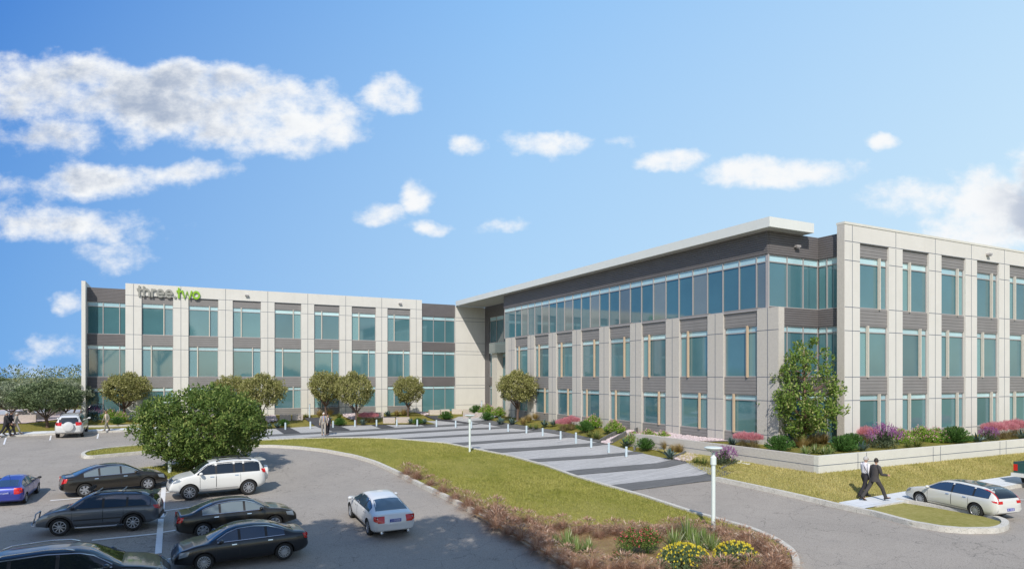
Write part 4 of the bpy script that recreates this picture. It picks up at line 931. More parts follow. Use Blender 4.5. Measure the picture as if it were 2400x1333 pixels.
def plant(kind, u, v, wpx, lb, z=None, hpx=None, group=None):
    """u, v = foot in the photo; wpx = width there"""
    if z is None: X, Y, Z = G3(u, v, .08)
    else:
        a, b = ray(u); d = (CAMZ - z) * FPX / (v - HOR); X, Y, Z = a * d, b * d, z
    d = FW[0] * X + FW[1] * Y; p = FPX / d
    new = kind not in KINDS
    if new: KINDS[kind] = KF[kind](); WID[kind], HEI[kind] = extents(KINDS[kind])
    if kind in ('lime', 'tan', 'agave', 'yucca', 'pink', 'sage') : wpx *= 1.18
    s = wpx / p / WID[kind]; hz = {'pink': 1.35, 'lime': 1.2, 'shrub': 1.15}.get(kind, 1); sz = s * hz if hpx is None else hpx / p / HEI[kind]
    if new: o = place(KINDS[kind], (X, Y, Z), random.uniform(0, 6), (s, s, sz), first=True)
    else: o = place(KINDS[kind], (X, Y, Z), random.uniform(0, 6), (s, s, sz))
    for k in ('label', 'group', 'category'):
        if k in o.keys(): del o[k]
    return tag(o, (CATN[kind][1] + ' ' + lb).strip() if lb is not None else None, CATN[kind][0], group or GRP.get(kind), 'thing')
# far wing beds
for a in [('agave', 212, 984, 17, 'left one at the foot of the far end wall'), ('agave', 224, 988, 17, 'right one at the foot of the far end wall'), ('sage', 218, 980, 34, 'behind two agaves at the far end wall'),
          ('lime', 258, 982, 32, 'behind the man in the grey suit'), ('lime', 284, 984, 28, 'left of the first olive trunk'), ('shrub', 274, 994, 28, 'just right of the man in the grey suit'), ('yucca', 240, 990, 14, 'just left of the man in the grey suit'),
          ('agave', 305, 986, 15, 'left one right of the first olive trunk'), ('agave', 317, 987, 15, 'right one of two beyond the first olive tree'), ('tan', 327, 987, 18, 'beside the big parking tree'), ('tan', 340, 985, 18, 'at the left rim of the big parking tree'),
          ('tan', 605, 978, 20, 'left of the second visible olive trunk'), ('agave', 632, 1001, 16, 'left one on the small lawn by the dark walk'), ('agave', 650, 1001, 18, 'right one on the small lawn by the dark walk'), ('shrub', 664, 998, 26, 'right of two agaves near the stone benches'),
          ('yucca', 717, 977, 18, 'beside the tall slim bollard light'), ('tan', 749, 975, 22, 'at a dark siding panel left of the walking men'), ('tan', 773, 972, 22, 'behind the walking men'), ('agave', 770, 984, 18, 'just behind the walking man in the dark suit'),
          ('yucca', 795, 979, 24, 'right of the two walking men'), ('shrub', 796, 996, 28, 'on the bed right of the two walking men'), ('pink', 855, 990, 26, 'left half of the patch by the plaza tree'), ('pink', 872, 990, 26, 'right half of the patch by the plaza tree'), ('agave', 850, 994, 20, 'in front of the pink plaza grass'),
          ('agave', 909, 974, 20, 'beside the stone benches below the olive trees'), ('tan', 930, 972, 18, 'left of the trunk at the right end of the far wing'), ('tan', 946, 971, 20, 'touching the trunk at the right end of the far wing'),
          ('agave', 962, 992, 19, 'left of the bushy shrub on the plaza bed'), ('agave', 994, 992, 19, 'right of the bushy shrub on the plaza bed'), ('shrub', 979, 993, 22, 'between two agaves on the plaza bed'), ('shrub', 1045, 982, 30, 'alone on the pale paving by the link glazing'),
          ('shrub', 1116, 968, 30, 'at the foot of the high cream wall'), ('lime', 1142, 972, 34, 'left one by the entrance'), ('lime', 1170, 975, 30, 'right one by the entrance'), ('shrub', 1141, 984, 30, 'in front of the flowering shrubs by the entrance'),
          ('agave', 1173, 993, 26, 'left of the near wing olive trunk'), ('agave', 1201, 993, 24, 'touching the near wing olive trunk'), ('tan', 1226, 994, 24, 'just right of the near wing olive trunk'), ('tan', 1240, 987, 24, 'against the siding right of the olive trunk'), ('tan', 1254, 982, 22, 'farthest right against the near wing siding'),
          ('yucca', 1243, 1003, 22, 'left one below the tan grasses'), ('yucca', 1256, 1004, 24, 'right one below the tan grasses'), ('agave', 1276, 998, 24, 'left one before the grey pier'), ('agave', 1297, 996, 22, 'right one before the grey pier'),
          ('pink', 1320, 1008, 30, 'left part of the long patch by the near wing'), ('pink', 1340, 1004, 32, 'right part of the long patch by the near wing'), ('shrub', 1370, 1010, 38, 'right of the long pink patch'), ('lime', 1390, 1000, 38, 'behind the big yucca'), ('lime', 1440, 1012, 38, 'at the edge of the stone channel'),
          ('yucca', 1381, 1022, 30, 'left one of the big pair before the stone channel'), ('yucca', 1398, 1026, 40, 'right one of the big pair before the stone channel'), ('agave', 1423, 1012, 22, 'between the yucca pair and the stone channel'),
          ('agave', 1467, 1044, 32, 'at the left tip of the bed below the retaining wall'), ('lime', 1487, 1040, 38, 'left one below the retaining wall'), ('lime', 1520, 1036, 40, 'middle one below the retaining wall'), ('lime', 1555, 1038, 38, 'right one below the retaining wall'), ('shrub', 1512, 1052, 42, 'among flowering shrubs below the retaining wall'),
          ('tan', 1560, 1052, 32, 'left one beside the lone agave'), ('tan', 1578, 1062, 32, 'middle one beside the lone agave'), ('tan', 1594, 1060, 32, 'right one beside the lone agave'), ('agave', 1569, 1072, 34, 'beside the wide stone channel'),
          ('yucca', 1632, 1085, 30, 'left one of the pair behind the nearest lamp post'), ('yucca', 1650, 1088, 38, 'right one of the pair behind the nearest lamp post'), ('sage', 1700, 1088, 46, 'right of the nearest lamp post below the wall')]:
    plant(*a)
# terrace beds
for a in [('agave', 1716, 1043, 30, 'on the terrace left of the pink grass'), ('pink', 1742, 1047, 38, 'left half of the corner terrace patch'), ('pink', 1765, 1049, 38, 'right half of the corner terrace patch'), ('shrub', 1828, 1056, 58, 'on the terrace left of the slender tree'),
          ('tan', 1880, 1050, 44, 'left of the slender tree trunk'), ('tan', 1905, 1044, 44, 'right of the slender tree trunk'), ('tan', 1930, 1040, 42, 'before the edge of the right wing'),
          ('pale', 1888, 1064, 40, 'left one at the terrace corner'), ('pale', 1910, 1062, 44, 'big middle one at the terrace corner'), ('pale', 1932, 1064, 38, 'right one at the terrace corner'), ('pale', 1947, 1062, 34, 'last one at the terrace corner'),
          ('shrub', 1974, 1058, 60, 'right of the pale terrace yuccas'), ('shrub', 1996, 1046, 50, 'rear one against the first pier of the right wing'), ('agave', 2019, 1056, 36, 'above the two men walking'), ('pink', 2030, 1040, 44, 'behind the agave above the two men'), ('sage', 2072, 1050, 60, 'large one right of the two men'),
          ('lime', 2112, 1038, 46, 'right of the large purple sage'), ('lime', 2160, 1034, 48, 'behind the pair of terrace yuccas'), ('lime', 2196, 1036, 46, 'between yuccas and the big dark shrub'), ('yucca', 2126, 1048, 32, 'left one of the pair on the right terrace'), ('yucca', 2150, 1047, 44, 'right one of the pair on the right terrace'),
          ('shrub', 2237, 1038, 62, 'big one in the middle of the right terrace'), ('agave', 2291, 1036, 34, 'left of the small purple sage'), ('sage', 2318, 1032, 34, 'small one before the long pink patch'), ('pink', 2330, 1030, 44, 'first of the long patch at the right'), ('pink', 2356, 1028, 44, 'second of the long patch at the right'), ('pink', 2382, 1025, 46, 'third of the long patch at the right'), ('agave', 2398, 1029, 38, 'at the right picture edge')]:
    plant(*a, z=1.22)
# near planting bed
for a in [('pale', 1302, 1278, 30, 'small one left in the near bed'), ('pale', 1330, 1285, 46, 'tall one in the left cluster of the near bed'), ('pale', 1352, 1300, 44, 'lowest one in the left cluster of the near bed'), ('pale', 1378, 1295, 36, 'right one in the left cluster of the near bed'),
          ('red', 1480, 1305, 66, 'left one in the near bed'), ('red', 1520, 1300, 60, 'right one in the near bed'), ('red', 1445, 1318, 30, 'tiny one low in the near bed'),
          ('pale', 1580, 1288, 52, 'left one of the right cluster in the near bed'), ('pale', 1614, 1268, 54, 'tallest of the right cluster in the near bed'), ('pale', 1632, 1298, 56, 'spreading low one of the right cluster'), ('pale', 1650, 1275, 40, 'behind the lamp post foot in the near bed'), ('pale', 1670, 1292, 44, 'right one beside the lamp post foot')]:
    if a[0] == 'pale': a = (a[0], a[1], a[2], a[3] * 1.35, a[4]); plant(*a, hpx=a[3] * .82)
    else: plant(*a, hpx=62 if a[1] != 1445 else 26)
plant('lantana', 1604, 1330, 116, 'left one at the bottom of the near bed', hpx=52); plant('lantana', 1725, 1325, 100, 'right one at the bottom of the near bed', hpx=52)
bg = [(945, 1117), (968, 1127), (1000, 1142), (1030, 1158), (1058, 1175), (1088, 1192), (1112, 1208), (1140, 1222), (1165, 1236), (1152, 1206), (1180, 1216), (1210, 1228), (1240, 1226), (1262, 1240), (1195, 1252), (1222, 1266), (1248, 1256), (1290, 1248), (1318, 1240), (1352, 1255), (1375, 1248), (1405, 1262), (1440, 1254), (1475, 1264), (1505, 1256), (1540, 1266), (1572, 1252), (1600, 1248), (1636, 1252), (1662, 1262), (1690, 1256), (1706, 1282), (1742, 1266), (1758, 1290), (1784, 1282), (1798, 1302), (1822, 1318), (1835, 1335), (1258, 1288), (1288, 1304), (1316, 1322), (1345, 1335), (1290, 1280), (1386, 1335), (1425, 1345), (1465, 1338), (1505, 1345), (1545, 1350), (1700, 1350), (1760, 1348), (1660, 1352), (1810, 1350), (1270, 1270), (1330, 1306)]
def BL(u, v):
    if u < 1160 and v < 1240: return 'along the curved kerb, ' + ['first from the tip', 'second from the tip', 'third from the tip', 'fourth from the tip', 'fifth from the tip', 'sixth from the tip', 'seventh from the tip', 'eighth from the tip', 'ninth from the tip', 'tenth from the tip'][min(i, 9)]
    if v > 1330: return 'at the bottom picture edge of the near bed'
    if u > 1775: return 'at the rounded right tip of the near bed'
    if u > 1630: return 'around the foot of the nearest lamp post'
    if v < 1270 and u > 1225: return 'along the lawn side of the near bed'
    return 'along the shaded kerb of the near bed'
for i, (u, v) in enumerate(bg):
    if u < 1160 and v < 1240: u += 9; v -= 3.5
    X, Y, Z = G3(u, v, .1); p = FPX / (FW[0] * X + FW[1] * Y)
    plant('brown', u, v, p * (1.12 if v < 1240 and u < 1170 else .95) * random.uniform(.8, 1.15), BL(u, v), group='fountain grasses along the lawn kerb' if v < 1200 and u < 1160 else 'fountain grasses of the near bed')

# ---- blades of grass standing on the lawns
def lawn_blades(name, poly, n, zf, mat, lb, near=1.0):
    xs = [p[0] for p in poly]; ys = [p[1] for p in poly]; A = np.array(poly); B2 = np.roll(A, -1, 0); r = np.random.default_rng(3); P = []
    m = n * 4; X = r.uniform(min(xs), max(xs), m); Y = r.uniform(min(ys), max(ys), m)
    keep = r.uniform(0, 1, m) < np.clip(22.0 / np.maximum(8, FW[0] * X + FW[1] * Y), 0, 1) ** near; X, Y = X[keep], Y[keep]
    c = np.zeros(len(X), bool)
    for (a, b), (d, e) in zip(A, B2):
        if b == e: continue
        c ^= ((b > Y) != (e > Y)) & (X < (d - a) * (Y - b) / (e - b) + a)
    X, Y = X[c][:n], Y[c][:n]; Z = np.array([zf(x, y) for x, y in zip(X, Y)]); k = len(X)
    ang = r.uniform(0, 6.283, k); w_ = r.uniform(.008, .018, k); h_ = r.uniform(.04, .09, k); V = np.empty((k, 3, 3))
    V[:, 0] = np.stack([X - np.cos(ang) * w_, Y - np.sin(ang) * w_, Z - .01], 1); V[:, 1] = np.stack([X + np.cos(ang) * w_, Y + np.sin(ang) * w_, Z - .01], 1)
    V[:, 2] = np.stack([X + r.normal(0, .03, k), Y + r.normal(0, .03, k), Z + h_], 1)
    me = bpy.data.meshes.new(name); me.vertices.add(k * 3); me.vertices.foreach_set('co', V.astype(np.float32).ravel()); me.loops.add(k * 3); me.loops.foreach_set('vertex_index', np.arange(k * 3, dtype=np.int32))
    me.polygons.add(k); me.polygons.foreach_set('loop_start', np.arange(0, k * 3, 3, dtype=np.int32)); me.update(calc_edges=True); me.materials.append(MATS[mat]); tag(link(name, me), lb, 'grass', kind='stuff')
def blademat(name, a, b, c, d):
    g = NG(name, .7, .15); gi = g.n('ShaderNodeNewGeometry').outputs['Random Per Island']
    col = g.mix(g.mr(g.noise(.45, 5, .7, (1, .5, 1)), .38, .62), g.mix(gi, a, b), g.mix(gi, b, c)); col = g.mix(g.mr(g.noise(2.2, 4, .7, (1, .4, 1), (4, 0, 0)), .56, .68, 0, .8), col, d); g.col(col); return g.m
blademat('grass_blade', (.17, .195, .035), (.29, .29, .06), (.44, .40, .14), (.14, .165, .035)); blademat('dry_blade', (.26, .255, .065), (.39, .35, .11), (.58, .49, .22), (.48, .40, .18))
lawn_blades('grass_blades', island, 150000, lambda x, y: H(x, y) + .10, 'grass_blade', 'short grass of the curved lawn island')
lawn_blades('grass_blades', rl + sw_top + [(60, 17.6)] + wallb, 90000, lambda x, y: H(x, y) + .10, 'dry_blade', 'dry grass sloping up to the retaining wall')
lawn_blades('grass_blades', isl2, 12000, lambda x, y: H(x, y) + .12, 'grass_blade', 'grass of the parking lot tree island')
# ------------------------------------------------------------------ vehicles
def paint(name, c, metal=.0, rough=.28): return M('paint_' + name, c, rough, metal=metal, coat=.8, spec=.5)
paint('brown_black', (.030, .026, .020), .3); paint('black', (.012, .014, .018), .2); paint('blue', (.035, .055, .33), .3); paint('white', (.74, .74, .71)); paint('silver', (.68, .69, .69), .12)
paint('slate', (.10, .115, .135), .3); paint('pearl', (.70, .70, .66), .1); paint('green', (.02, .09, .10), .2)
M('car_glass', (.012, .018, .025), .05, spec=.8, coat=.5); M('car_glass_light', (.16, .20, .22), .08, spec=.9, coat=.5); M('car_glass_blue', (.03, .055, .10), .06, spec=.8, coat=.5)
M('tyre', (.018, .018, .018), .85); M('alloy', (.42, .44, .47), .35, metal=.6); M('dark_trim', (.02, .02, .022), .5); M('chrome', (.7, .72, .75), .15, metal=.9)
M('red_lens', (.55, .012, .012), .2, spec=.7, coat=.5); M('amber_lens', (.75, .30, .02), .2, spec=.7, coat=.5); M('clear_lens', (.22, .26, .30), .1, spec=.8, coat=.5); M('plate_blue', (.02, .05, .36), .4); M('plate_white', (.8, .8, .8), .5); M('seat_grey', (.2, .19, .18), .8)
def interp(pts, x):
    if x <= pts[0][0]: return pts[0][1]
    for (a, b), (c, d) in zip(pts, pts[1:]):
        if x <= c:
            t = (x - a) / (c - a); return b + (d - b) * t
    return pts[-1][1]
CAR = {
 'sedan': dict(top=[(-2.32, .62), (-2.29, .90), (-2.2, 1.0), (-1.75, 1.05), (-1.25, 1.27), (-.8, 1.41), (-.3, 1.46), (.25, 1.44), (.6, 1.34), (1.25, .99), (1.7, .93), (2.15, .80), (2.33, .66), (2.4, .50)], belt=.93, w=.90, zb=.20, wx=(-1.36, 1.42), wr=.32, tr=.77,
               glass=(-1.38, .98), pill=[-.72, .22], ws=(.48, 1.22), rw=(-1.78, -.98), roofw=.60, lights='wrap', front=(.52, .76), rear=(.68, .93)),
 'suv': dict(top=[(-2.12, .75), (-2.1, 1.05), (-2.02, 1.25), (-1.85, 1.60), (-1.6, 1.70), (-.6, 1.74), (.25, 1.71), (.55, 1.62), (1.15, 1.16), (1.6, 1.08), (1.98, .93), (2.12, .76), (2.18, .55)], belt=1.10, w=.91, zb=.30, wx=(-1.27, 1.33), wr=.36, tr=.78,
             glass=(-1.78, .98), pill=[-1.05, -.62, .18], ws=(.42, 1.12), rw=(-2.08, -1.84), roofw=.66, front=(.78, .98), rear=(.98, 1.22)),
 'wagon': dict(top=[(-2.42, .66), (-2.38, .98), (-2.28, 1.12), (-2.0, 1.40), (-1.6, 1.50), (-.5, 1.56), (.25, 1.52), (.6, 1.42), (1.3, 1.02), (1.75, .95), (2.2, .83), (2.4, .68), (2.48, .5)], belt=.98, w=.93, zb=.21, wx=(-1.42, 1.46), wr=.345, tr=.79,
               glass=(-2.0, 1.05), pill=[-1.28, -.22], ws=(.46, 1.25), rw=(-2.34, -1.93), roofw=.64, front=(.58, .82), rear=(.80, 1.05)),
 'liftback': dict(top=[(-2.12, .70), (-2.10, 1.0), (-2.02, 1.07), (-1.85, 1.14), (-1.1, 1.38), (-.4, 1.48), (.1, 1.47), (.55, 1.34), (1.35, .98), (1.8, .86), (2.12, .70), (2.24, .48)], belt=.96, w=.865, zb=.2, wx=(-1.30, 1.36), wr=.31, tr=.73,
                  glass=(-1.45, 1.1), pill=[-.82, .1, .75], ws=(.4, 1.3), rw=(-1.88, -1.08), roofw=.57, front=(.6, .82), rear=(.72, 1.05)),
}
def car_body(k, kind):
    top = k['top']; belt, w, zb, rw = k['belt'], k['w'], k['zb'], k['roofw']; x0, x1 = top[0][0], top[-1][0]
    xs = sorted(set([p[0] for p in top] + [x0 + (x1 - x0) * i / 22 for i in range(23)]))
    xs = [x for i, x in enumerate(xs) if i == 0 or x - xs[i - 1] > .03]
    V = []; np_ = 10
    for x in xs:
        zr = interp(top, x); e = min(1, (x - x0) / .35) if x < 0 else min(1, (x1 - x) / .75)
        ww = w * (.80 + .20 * math.sin(math.pi / 2 * max(0, e))); zbb = zb + (.10 * (1 - e) if x > 0 else .16 * (1 - e))
        zbl = min(belt, zr - .035); t = min(1, max(0, (zr - zbl - .035) / (.40)))
        wr_ = ww * .86 * (1 - t) + rw * t
        half = [(0, zbb), (.8 * ww, zbb), (.955 * ww, zbb + .07), (ww * .995, zbb + (zbl - zbb) * .42), (ww, zbb + (zbl - zbb) * .68), (ww * .965, zbl - .01), (ww * .93 * (1 - t) + (ww * .925) * t, zbl + .015),
                (wr_ * (1 if t > .1 else .98), zr - .045 * max(t, .25)), (wr_ * .72, zr - .012), (0, zr)]
        V.append([(x, y, z) for y, z in half])
    bm = bmesh.new(); rows = []
    for st in V:
        L = [bm.verts.new(p) for p in st]; R = [bm.verts.new((p[0], -p[1], p[2])) for p in st[1:-1]]
        rows.append(L + R[::-1])
    n = len(rows[0])
    for a, b in zip(rows, rows[1:]):
        for j in range(n): bm.faces.new((a[j], a[(j + 1) % n], b[(j + 1) % n], b[j]))
    for r in (rows[0][::-1], rows[-1]):
        m = n // 2
        for j in range(m):      # cap with quads across the body
            a, b, c, d = r[j], r[j + 1], r[(n - j - 1) % n], r[(n - j) % n]
            vs_ = []
            for q in (a, b, c, d):
                if q not in vs_: vs_.append(q)
            if len(vs_) >= 3:
                try: bm.faces.new(vs_)
                except ValueError: pass
    bmesh.ops.recalc_face_normals(bm, faces=bm.faces); me = bpy.data.meshes.new('body'); bm.to_mesh(me); bm.free()
    o = bpy.data.objects.new('body', me); COL.objects.link(o)
    o.modifiers.new('s', 'SUBSURF').levels = 1; o.modifiers['s'].render_levels = 1
    cut = []
    for wx in k['wx']:
        c = MB().lathe([(k['wr'] + .065, -.42), (k['wr'] + .065, .42)], 26, (wx, 0, 0), axis='y'); 
        for sy in (-1, 1):
            cc = MB(); cc.lathe([(k['wr'] + .06, -.26), (k['wr'] + .06, .3)], 26, (wx, sy * (k['w'] - .02), k['wr']), axis='y')
            co = cc.build('cut', MATS['dark_trim']); cut.append(co); m = o.modifiers.new('b', 'BOOLEAN'); m.operation = 'DIFFERENCE'; m.object = co; m.solver = 'EXACT'
    dg = bpy.context.evaluated_depsgraph_get(); ev = o.evaluated_get(dg); me2 = bpy.data.meshes.new_from_object(ev)
    bpy.data.objects.remove(o)
    for c in cut: bpy.data.objects.remove(c)
    me2.name = 'body'; return me2
def strip_patch(bvh, grid, off, mode):
    """project a grid of 2-D points on the body; mode: side +1/-1, top, front, rear"""
    out_ = []
    for row in grid:
        r = []
        for (a, b) in row:
            if mode == 'top': o_, d_ = Vector((a, b, 3)), Vector((0, 0, -1))
            elif mode == 'front': o_, d_ = Vector((4, a, b)), Vector((-1, 0, 0))
            elif mode == 'rear': o_, d_ = Vector((-4, a, b)), Vector((1, 0, 0))
            else: o_, d_ = Vector((a, 3 * mode, b)), Vector((0, -mode, 0))
            h, nn, _, _ = bvh.ray_cast(o_, d_)
            if h is None: h = (r[-1] if r else Vector((a, .8 * (mode if isinstance(mode, int) else 1), b))); nn = Vector((0, 0, 0))
            r.append(Vector(h) + nn * off)
        out_.append(r)
    V = [p for r in out_ for p in r]; n = len(grid[0]); F = [(i * n + j, i * n + j + 1, (i + 1) * n + j + 1, (i + 1) * n + j) for i in range(len(grid) - 1) for j in range(n - 1)]
    return V, F
def lerp_grid(bot, top, nx_, nz_):
    """bot, top: polylines sampled to nx_; rows between them"""
    def samp(p, t):
        t *= len(p) - 1; i = min(int(t), len(p) - 2); f = t - i; return (p[i][0] + (p[i + 1][0] - p[i][0]) * f, p[i][1] + (p[i + 1][1] - p[i][1]) * f)
    g_ = []
    for r in range(nz_ + 1):
        q = r / nz_; g_.append([(lambda A, B_: (A[0] + (B_[0] - A[0]) * q, A[1] + (B_[1] - A[1]) * q))(samp(bot, i / nx_), samp(top, i / nx_)) for i in range(nx_ + 1)])
    return g_
FONT = {'0': '01110100011000110001100011000101110', '1': '00100011000010000100001000010001110', '2': '01110100010000100110010001000011111', '3': '11110000010000101110000010000111110', '4': '00010001100101010010111110001000010', '5': '11111100001111000001000011000101110',
        'A': '01110100011000111111100011000110001', 'J': '00111000100001000010000101001001100', 'K': '10001100101010011000101001001010001', '8': '01110100011000101110100011000101110', '6': '01110100001000011110100011000101110', '-': '00000000000000001110000000000000000'}
def plate(root, x, z, txt, w=.46, hgt=.12, sgn=-1, y=0):
    p = MB().box(x - .012, x + .012, y - w / 2, y + w / 2, z - hgt / 2, z + hgt / 2).build('licence_plate', MATS['plate_blue'], root)
    m = MB(); cw = w * .86 / len(txt)
    for i, ch in enumerate(txt):
        for k, b in enumerate(FONT.get(ch, '')):
            if b == '1':
                r, c = divmod(k, 5); yy = -w * .43 + (i + .12 + c * .15) * cw; zz = z + hgt * .32 - r * hgt * .64 / 6.5; yy = -sgn * yy * -1 if sgn > 0 else -yy
                m.box(x + sgn * .012, x + sgn * .016, y + yy - cw * .075, y + yy + cw * .075, zz - hgt * .05, zz + hgt * .05)
    if m.v: m.build('plate_number', MATS['plate_white'], p)
    return p
WHEELS = {}
def wheel_meshes(r, spokes, wd):
    key = (r, spokes, wd)
    if key in WHEELS: return WHEELS[key]
    hub = MB().lathe([(r * .66, -wd * .3), (r * .66, wd * .2)], 24, axis='y')
    ty = MB(); n = 32; prof = [(r * .68, -wd / 2), (r * .9, -wd / 2), (r * .985, -wd * .42), (r, -wd * .25), (r, wd * .25), (r * .985, wd * .42), (r * .9, wd / 2), (r * .70, wd / 2), (r * .68, wd * .38)]
    ty.lathe(prof, n, axis='y')
    ri = MB(); vs = []; m_ = 30
    for (rr, y) in ((r * .70, wd * .44), (r * .64, wd * .47), (r * .60, wd * .36)):
        for j in range(m_): vs.append((rr * math.cos(2 * math.pi * j / m_), y, rr * math.sin(2 * math.pi * j / m_)))
    ri.add(vs, [(i * m_ + j, i * m_ + (j + 1) % m_, (i + 1) * m_ + (j + 1) % m_, (i + 1) * m_ + j) for i in range(2) for j in range(m_)])
    for s_ in range(spokes):
        q = 2 * math.pi * s_ / spokes; c, s = math.cos(q), math.sin(q); a, b = (.038, .05) if spokes < 8 else (.02, .017); a *= r / .33; b *= r / .33
        vs = []
        for rr, hw, y in ((r * .12, a, wd * .40), (r * .63, b, wd * .45)):
            for sg in (-1, 1): vs += [(rr * c - sg * hw * s, y, rr * s + sg * hw * c), (rr * c - sg * hw * s, y - .03, rr * s + sg * hw * c)]
        ri.add(vs, [(0, 2, 6, 4), (1, 5, 7, 3), (0, 4, 5, 1), (2, 3, 7, 6)])
    ri.lathe([(r * .17, wd * .30), (r * .17, wd * .44), (r * .1, wd * .47)], 14, axis='y')
    res = []
    for mb_, mt in ((hub, 'dark_trim'), (ty, 'tyre'), (ri, 'alloy')):
        o = mb_.build('x', MATS[mt], smooth=(mt == 'tyre')); res.append(o.data); bpy.data.objects.remove(o)
    WHEELS[key] = res; return res
def fit_bounds(name, root):
    return root
BODIES = {}
def make_car(name, kind, pt, f_px, r_px, side, label, cat, spokes=10, glass='car_glass', extras=(), zoff=0.0, heading=None, scale=None, plate_txt='123', over={}):
    """f_px, r_px: feet of the front and rear wheel seen in the photo; side = +1 if that is the car's left"""
    k = dict(CAR[kind]); k.update(over)
    if heading is None:
        F = G(*f_px); R_ = G(*r_px); wbm = math.dist(F, R_); wb0 = k['wx'][1] - k['wx'][0]; s = wbm / wb0 if scale is None else scale
        hd = math.atan2(F[1] - R_[1], F[0] - R_[0]); mid = ((F[0] + R_[0]) / 2, (F[1] + R_[1]) / 2); off = (k['w'] - .02) * s * side; mx = (k['wx'][0] + k['wx'][1]) / 2 * s
        loc = (mid[0] + math.sin(hd) * off - math.cos(hd) * mx, mid[1] - math.cos(hd) * off - math.sin(hd) * mx)
    else: loc, hd, s = f_px, heading, scale
    za = [H(loc[0] + math.cos(hd) * q * s, loc[1] + math.sin(hd) * q * s) for q in k['wx']]
    root = empty(name, (loc[0], loc[1], sum(za) / 2 - .01), hd, label, cat); root.scale = (s, s, s)
    root.rotation_euler = (0, -math.atan2(za[1] - za[0], (k['wx'][1] - k['wx'][0]) * s), hd)
    bk = (kind, str(over))
    if bk not in BODIES: BODIES[bk] = car_body(k, kind)
    me = BODIES[bk].copy(); me.materials.clear(); me.materials.append(MATS[pt])
    me.materials.append(MATS['dark_trim'])
    body = link('body', me, root); me.polygons.foreach_set('use_smooth', [True] * len(me.polygons))
    mi = [0] * len(me.polygons)
    for i, p in enumerate(me.polygons):
        c = p.center
        for wx in k['wx']:
            if math.hypot(c.x - wx, c.z - k['wr']) < k['wr'] + .058 and abs(c.y) > .3: mi[i] = 1
        if c.z < k['zb'] + .012: mi[i] = 1
    me.polygons.foreach_set('material_index', mi)
    try: me.set_sharp_from_angle(angle=math.radians(38))
    except Exception: pass
    bm = bmesh.new(); bm.from_mesh(BODIES[bk]); bvh = BVHTree.FromBMesh(bm); bm.free()
    top = k['top']; belt = k['belt']; w = k['w']
    def part(nm, mat, grids, off=.006, parent=None, mats2=None):
        mb_ = MB()
        for (g_, md, o_) in grids:
            V, F = strip_patch(bvh, g_, o_, md); mb_.add(V, F)
        o = mb_.build(nm, MATS[mat], parent or root); o.data.polygons.foreach_set('use_smooth', [True] * len(o.data.polygons)); return o
    ga, gb = k['glass']; zt = lambda x: interp(top, x) - .115
    def zlim(x): return max(belt + .035, min(zt(x), interp(top, x) - .10))
    cuts = [ga] + k['pill'] + [gb]
    for sd in (1, -1):
        bottom = belt + .035
        for a, b in zip(cuts, cuts[1:]):
            a2 = a + (.045 if a != ga else 0); b2 = b - (.045 if b != gb else 0)
            if b2 - a2 < .12: continue
            n_ = 10; xs_ = [a2 + (b2 - a2) * i / n_ for i in range(n_ + 1)]
            part('side_window', glass, [(lerp_grid([(x, bottom) for x in xs_], [(x, zlim(x)) for x in xs_], n_, 4), sd, .007)])
        # dark surround behind the panes
        xs_ = [ga - .02 + (gb - ga + .04) * i / 24 for i in range(25)]
        part('window_trim', 'dark_trim', [(lerp_grid([(x, bottom - .015) for x in xs_], [(x, zlim(x) + .012) for x in xs_], 24, 4), sd, .003)])
        # doors with their gaps
        d0 = k['wx'][0] + k['wr'] + .0; d1 = k['wx'][1] - k['wr'] - .08; dm = k['pill'][-1] if kind != 'liftback' else .1
        for (a, b) in ((d0, dm), (dm, d1)):
            lo = k['zb'] + .14; hi = belt - .005
            fr_ = 'dark_trim'
            gp = [(lerp_grid([(q, lo), (q, hi)], [(q + .014, lo), (q + .014, hi)], 6, 1), sd, .003) for q in (a, b - .014)] + [(lerp_grid([(a, lo), (b, lo)], [(a, lo + .014), (b, lo + .014)], 8, 1), sd, .003)]
            dg_ = part('door_seam', fr_, gp)
            part('door_handle', 'chrome' if pt != 'paint_slate' else pt, [(lerp_grid([(a + .10, belt - .11), (a + .27, belt - .11)], [(a + .10, belt - .075), (a + .27, belt - .075)], 4, 2), sd, .022)])
        # mirror
        mm = MB(); mm.ball((k['glass'][1] - .12, sd * (w + .12), belt + .10), (.085, .11, .075), 7); mm.tube([(k['glass'][1] - .1, sd * w * .93, belt + .05), (k['glass'][1] - .11, sd * (w + .06), belt + .07)], .03, 6)
        mm.build('mirror', MATS['dark_trim' if 'darkmirror' in extras else pt], root, smooth=True)
        # lamps
        f0, f1 = k['front']; r0, r1 = k['rear']
        xf = top[-1][0]; xr = top[0][0]
        part('headlight', 'clear_lens', [(lerp_grid([(sd * w * .42, f0), (sd * w * .74, f0)], [(sd * w * .40, f1 - .02), (sd * w * .76, f1 + .02)], 6, 4), 'front', .008), (lerp_grid([(xf - .46, f0 + .10), (xf - .17, f0 + .02)], [(xf - .52, f1 - .0), (xf - .22, f1 - .01)], 6, 4), sd, .008)])
        part('tail_light', 'red_lens', [(lerp_grid([(sd * w * .50, r0), (sd * w * .80, r0)], [(sd * w * .48, r1), (sd * w * .78, r1)], 5, 5), 'rear', .01), (lerp_grid([(xr + .05, r0 + .03), (xr + .20, r0 + .07)], [(xr + .08, r1), (xr + .27, r1)], 5, 5), sd, .008)])
    # glass front and back
    a, b = k['ws']; hw = lambda x: (w * .86 if x > b - .05 else w * .86 + (k['roofw'] - w * .86) * min(1, (b - x) / (b - a)))
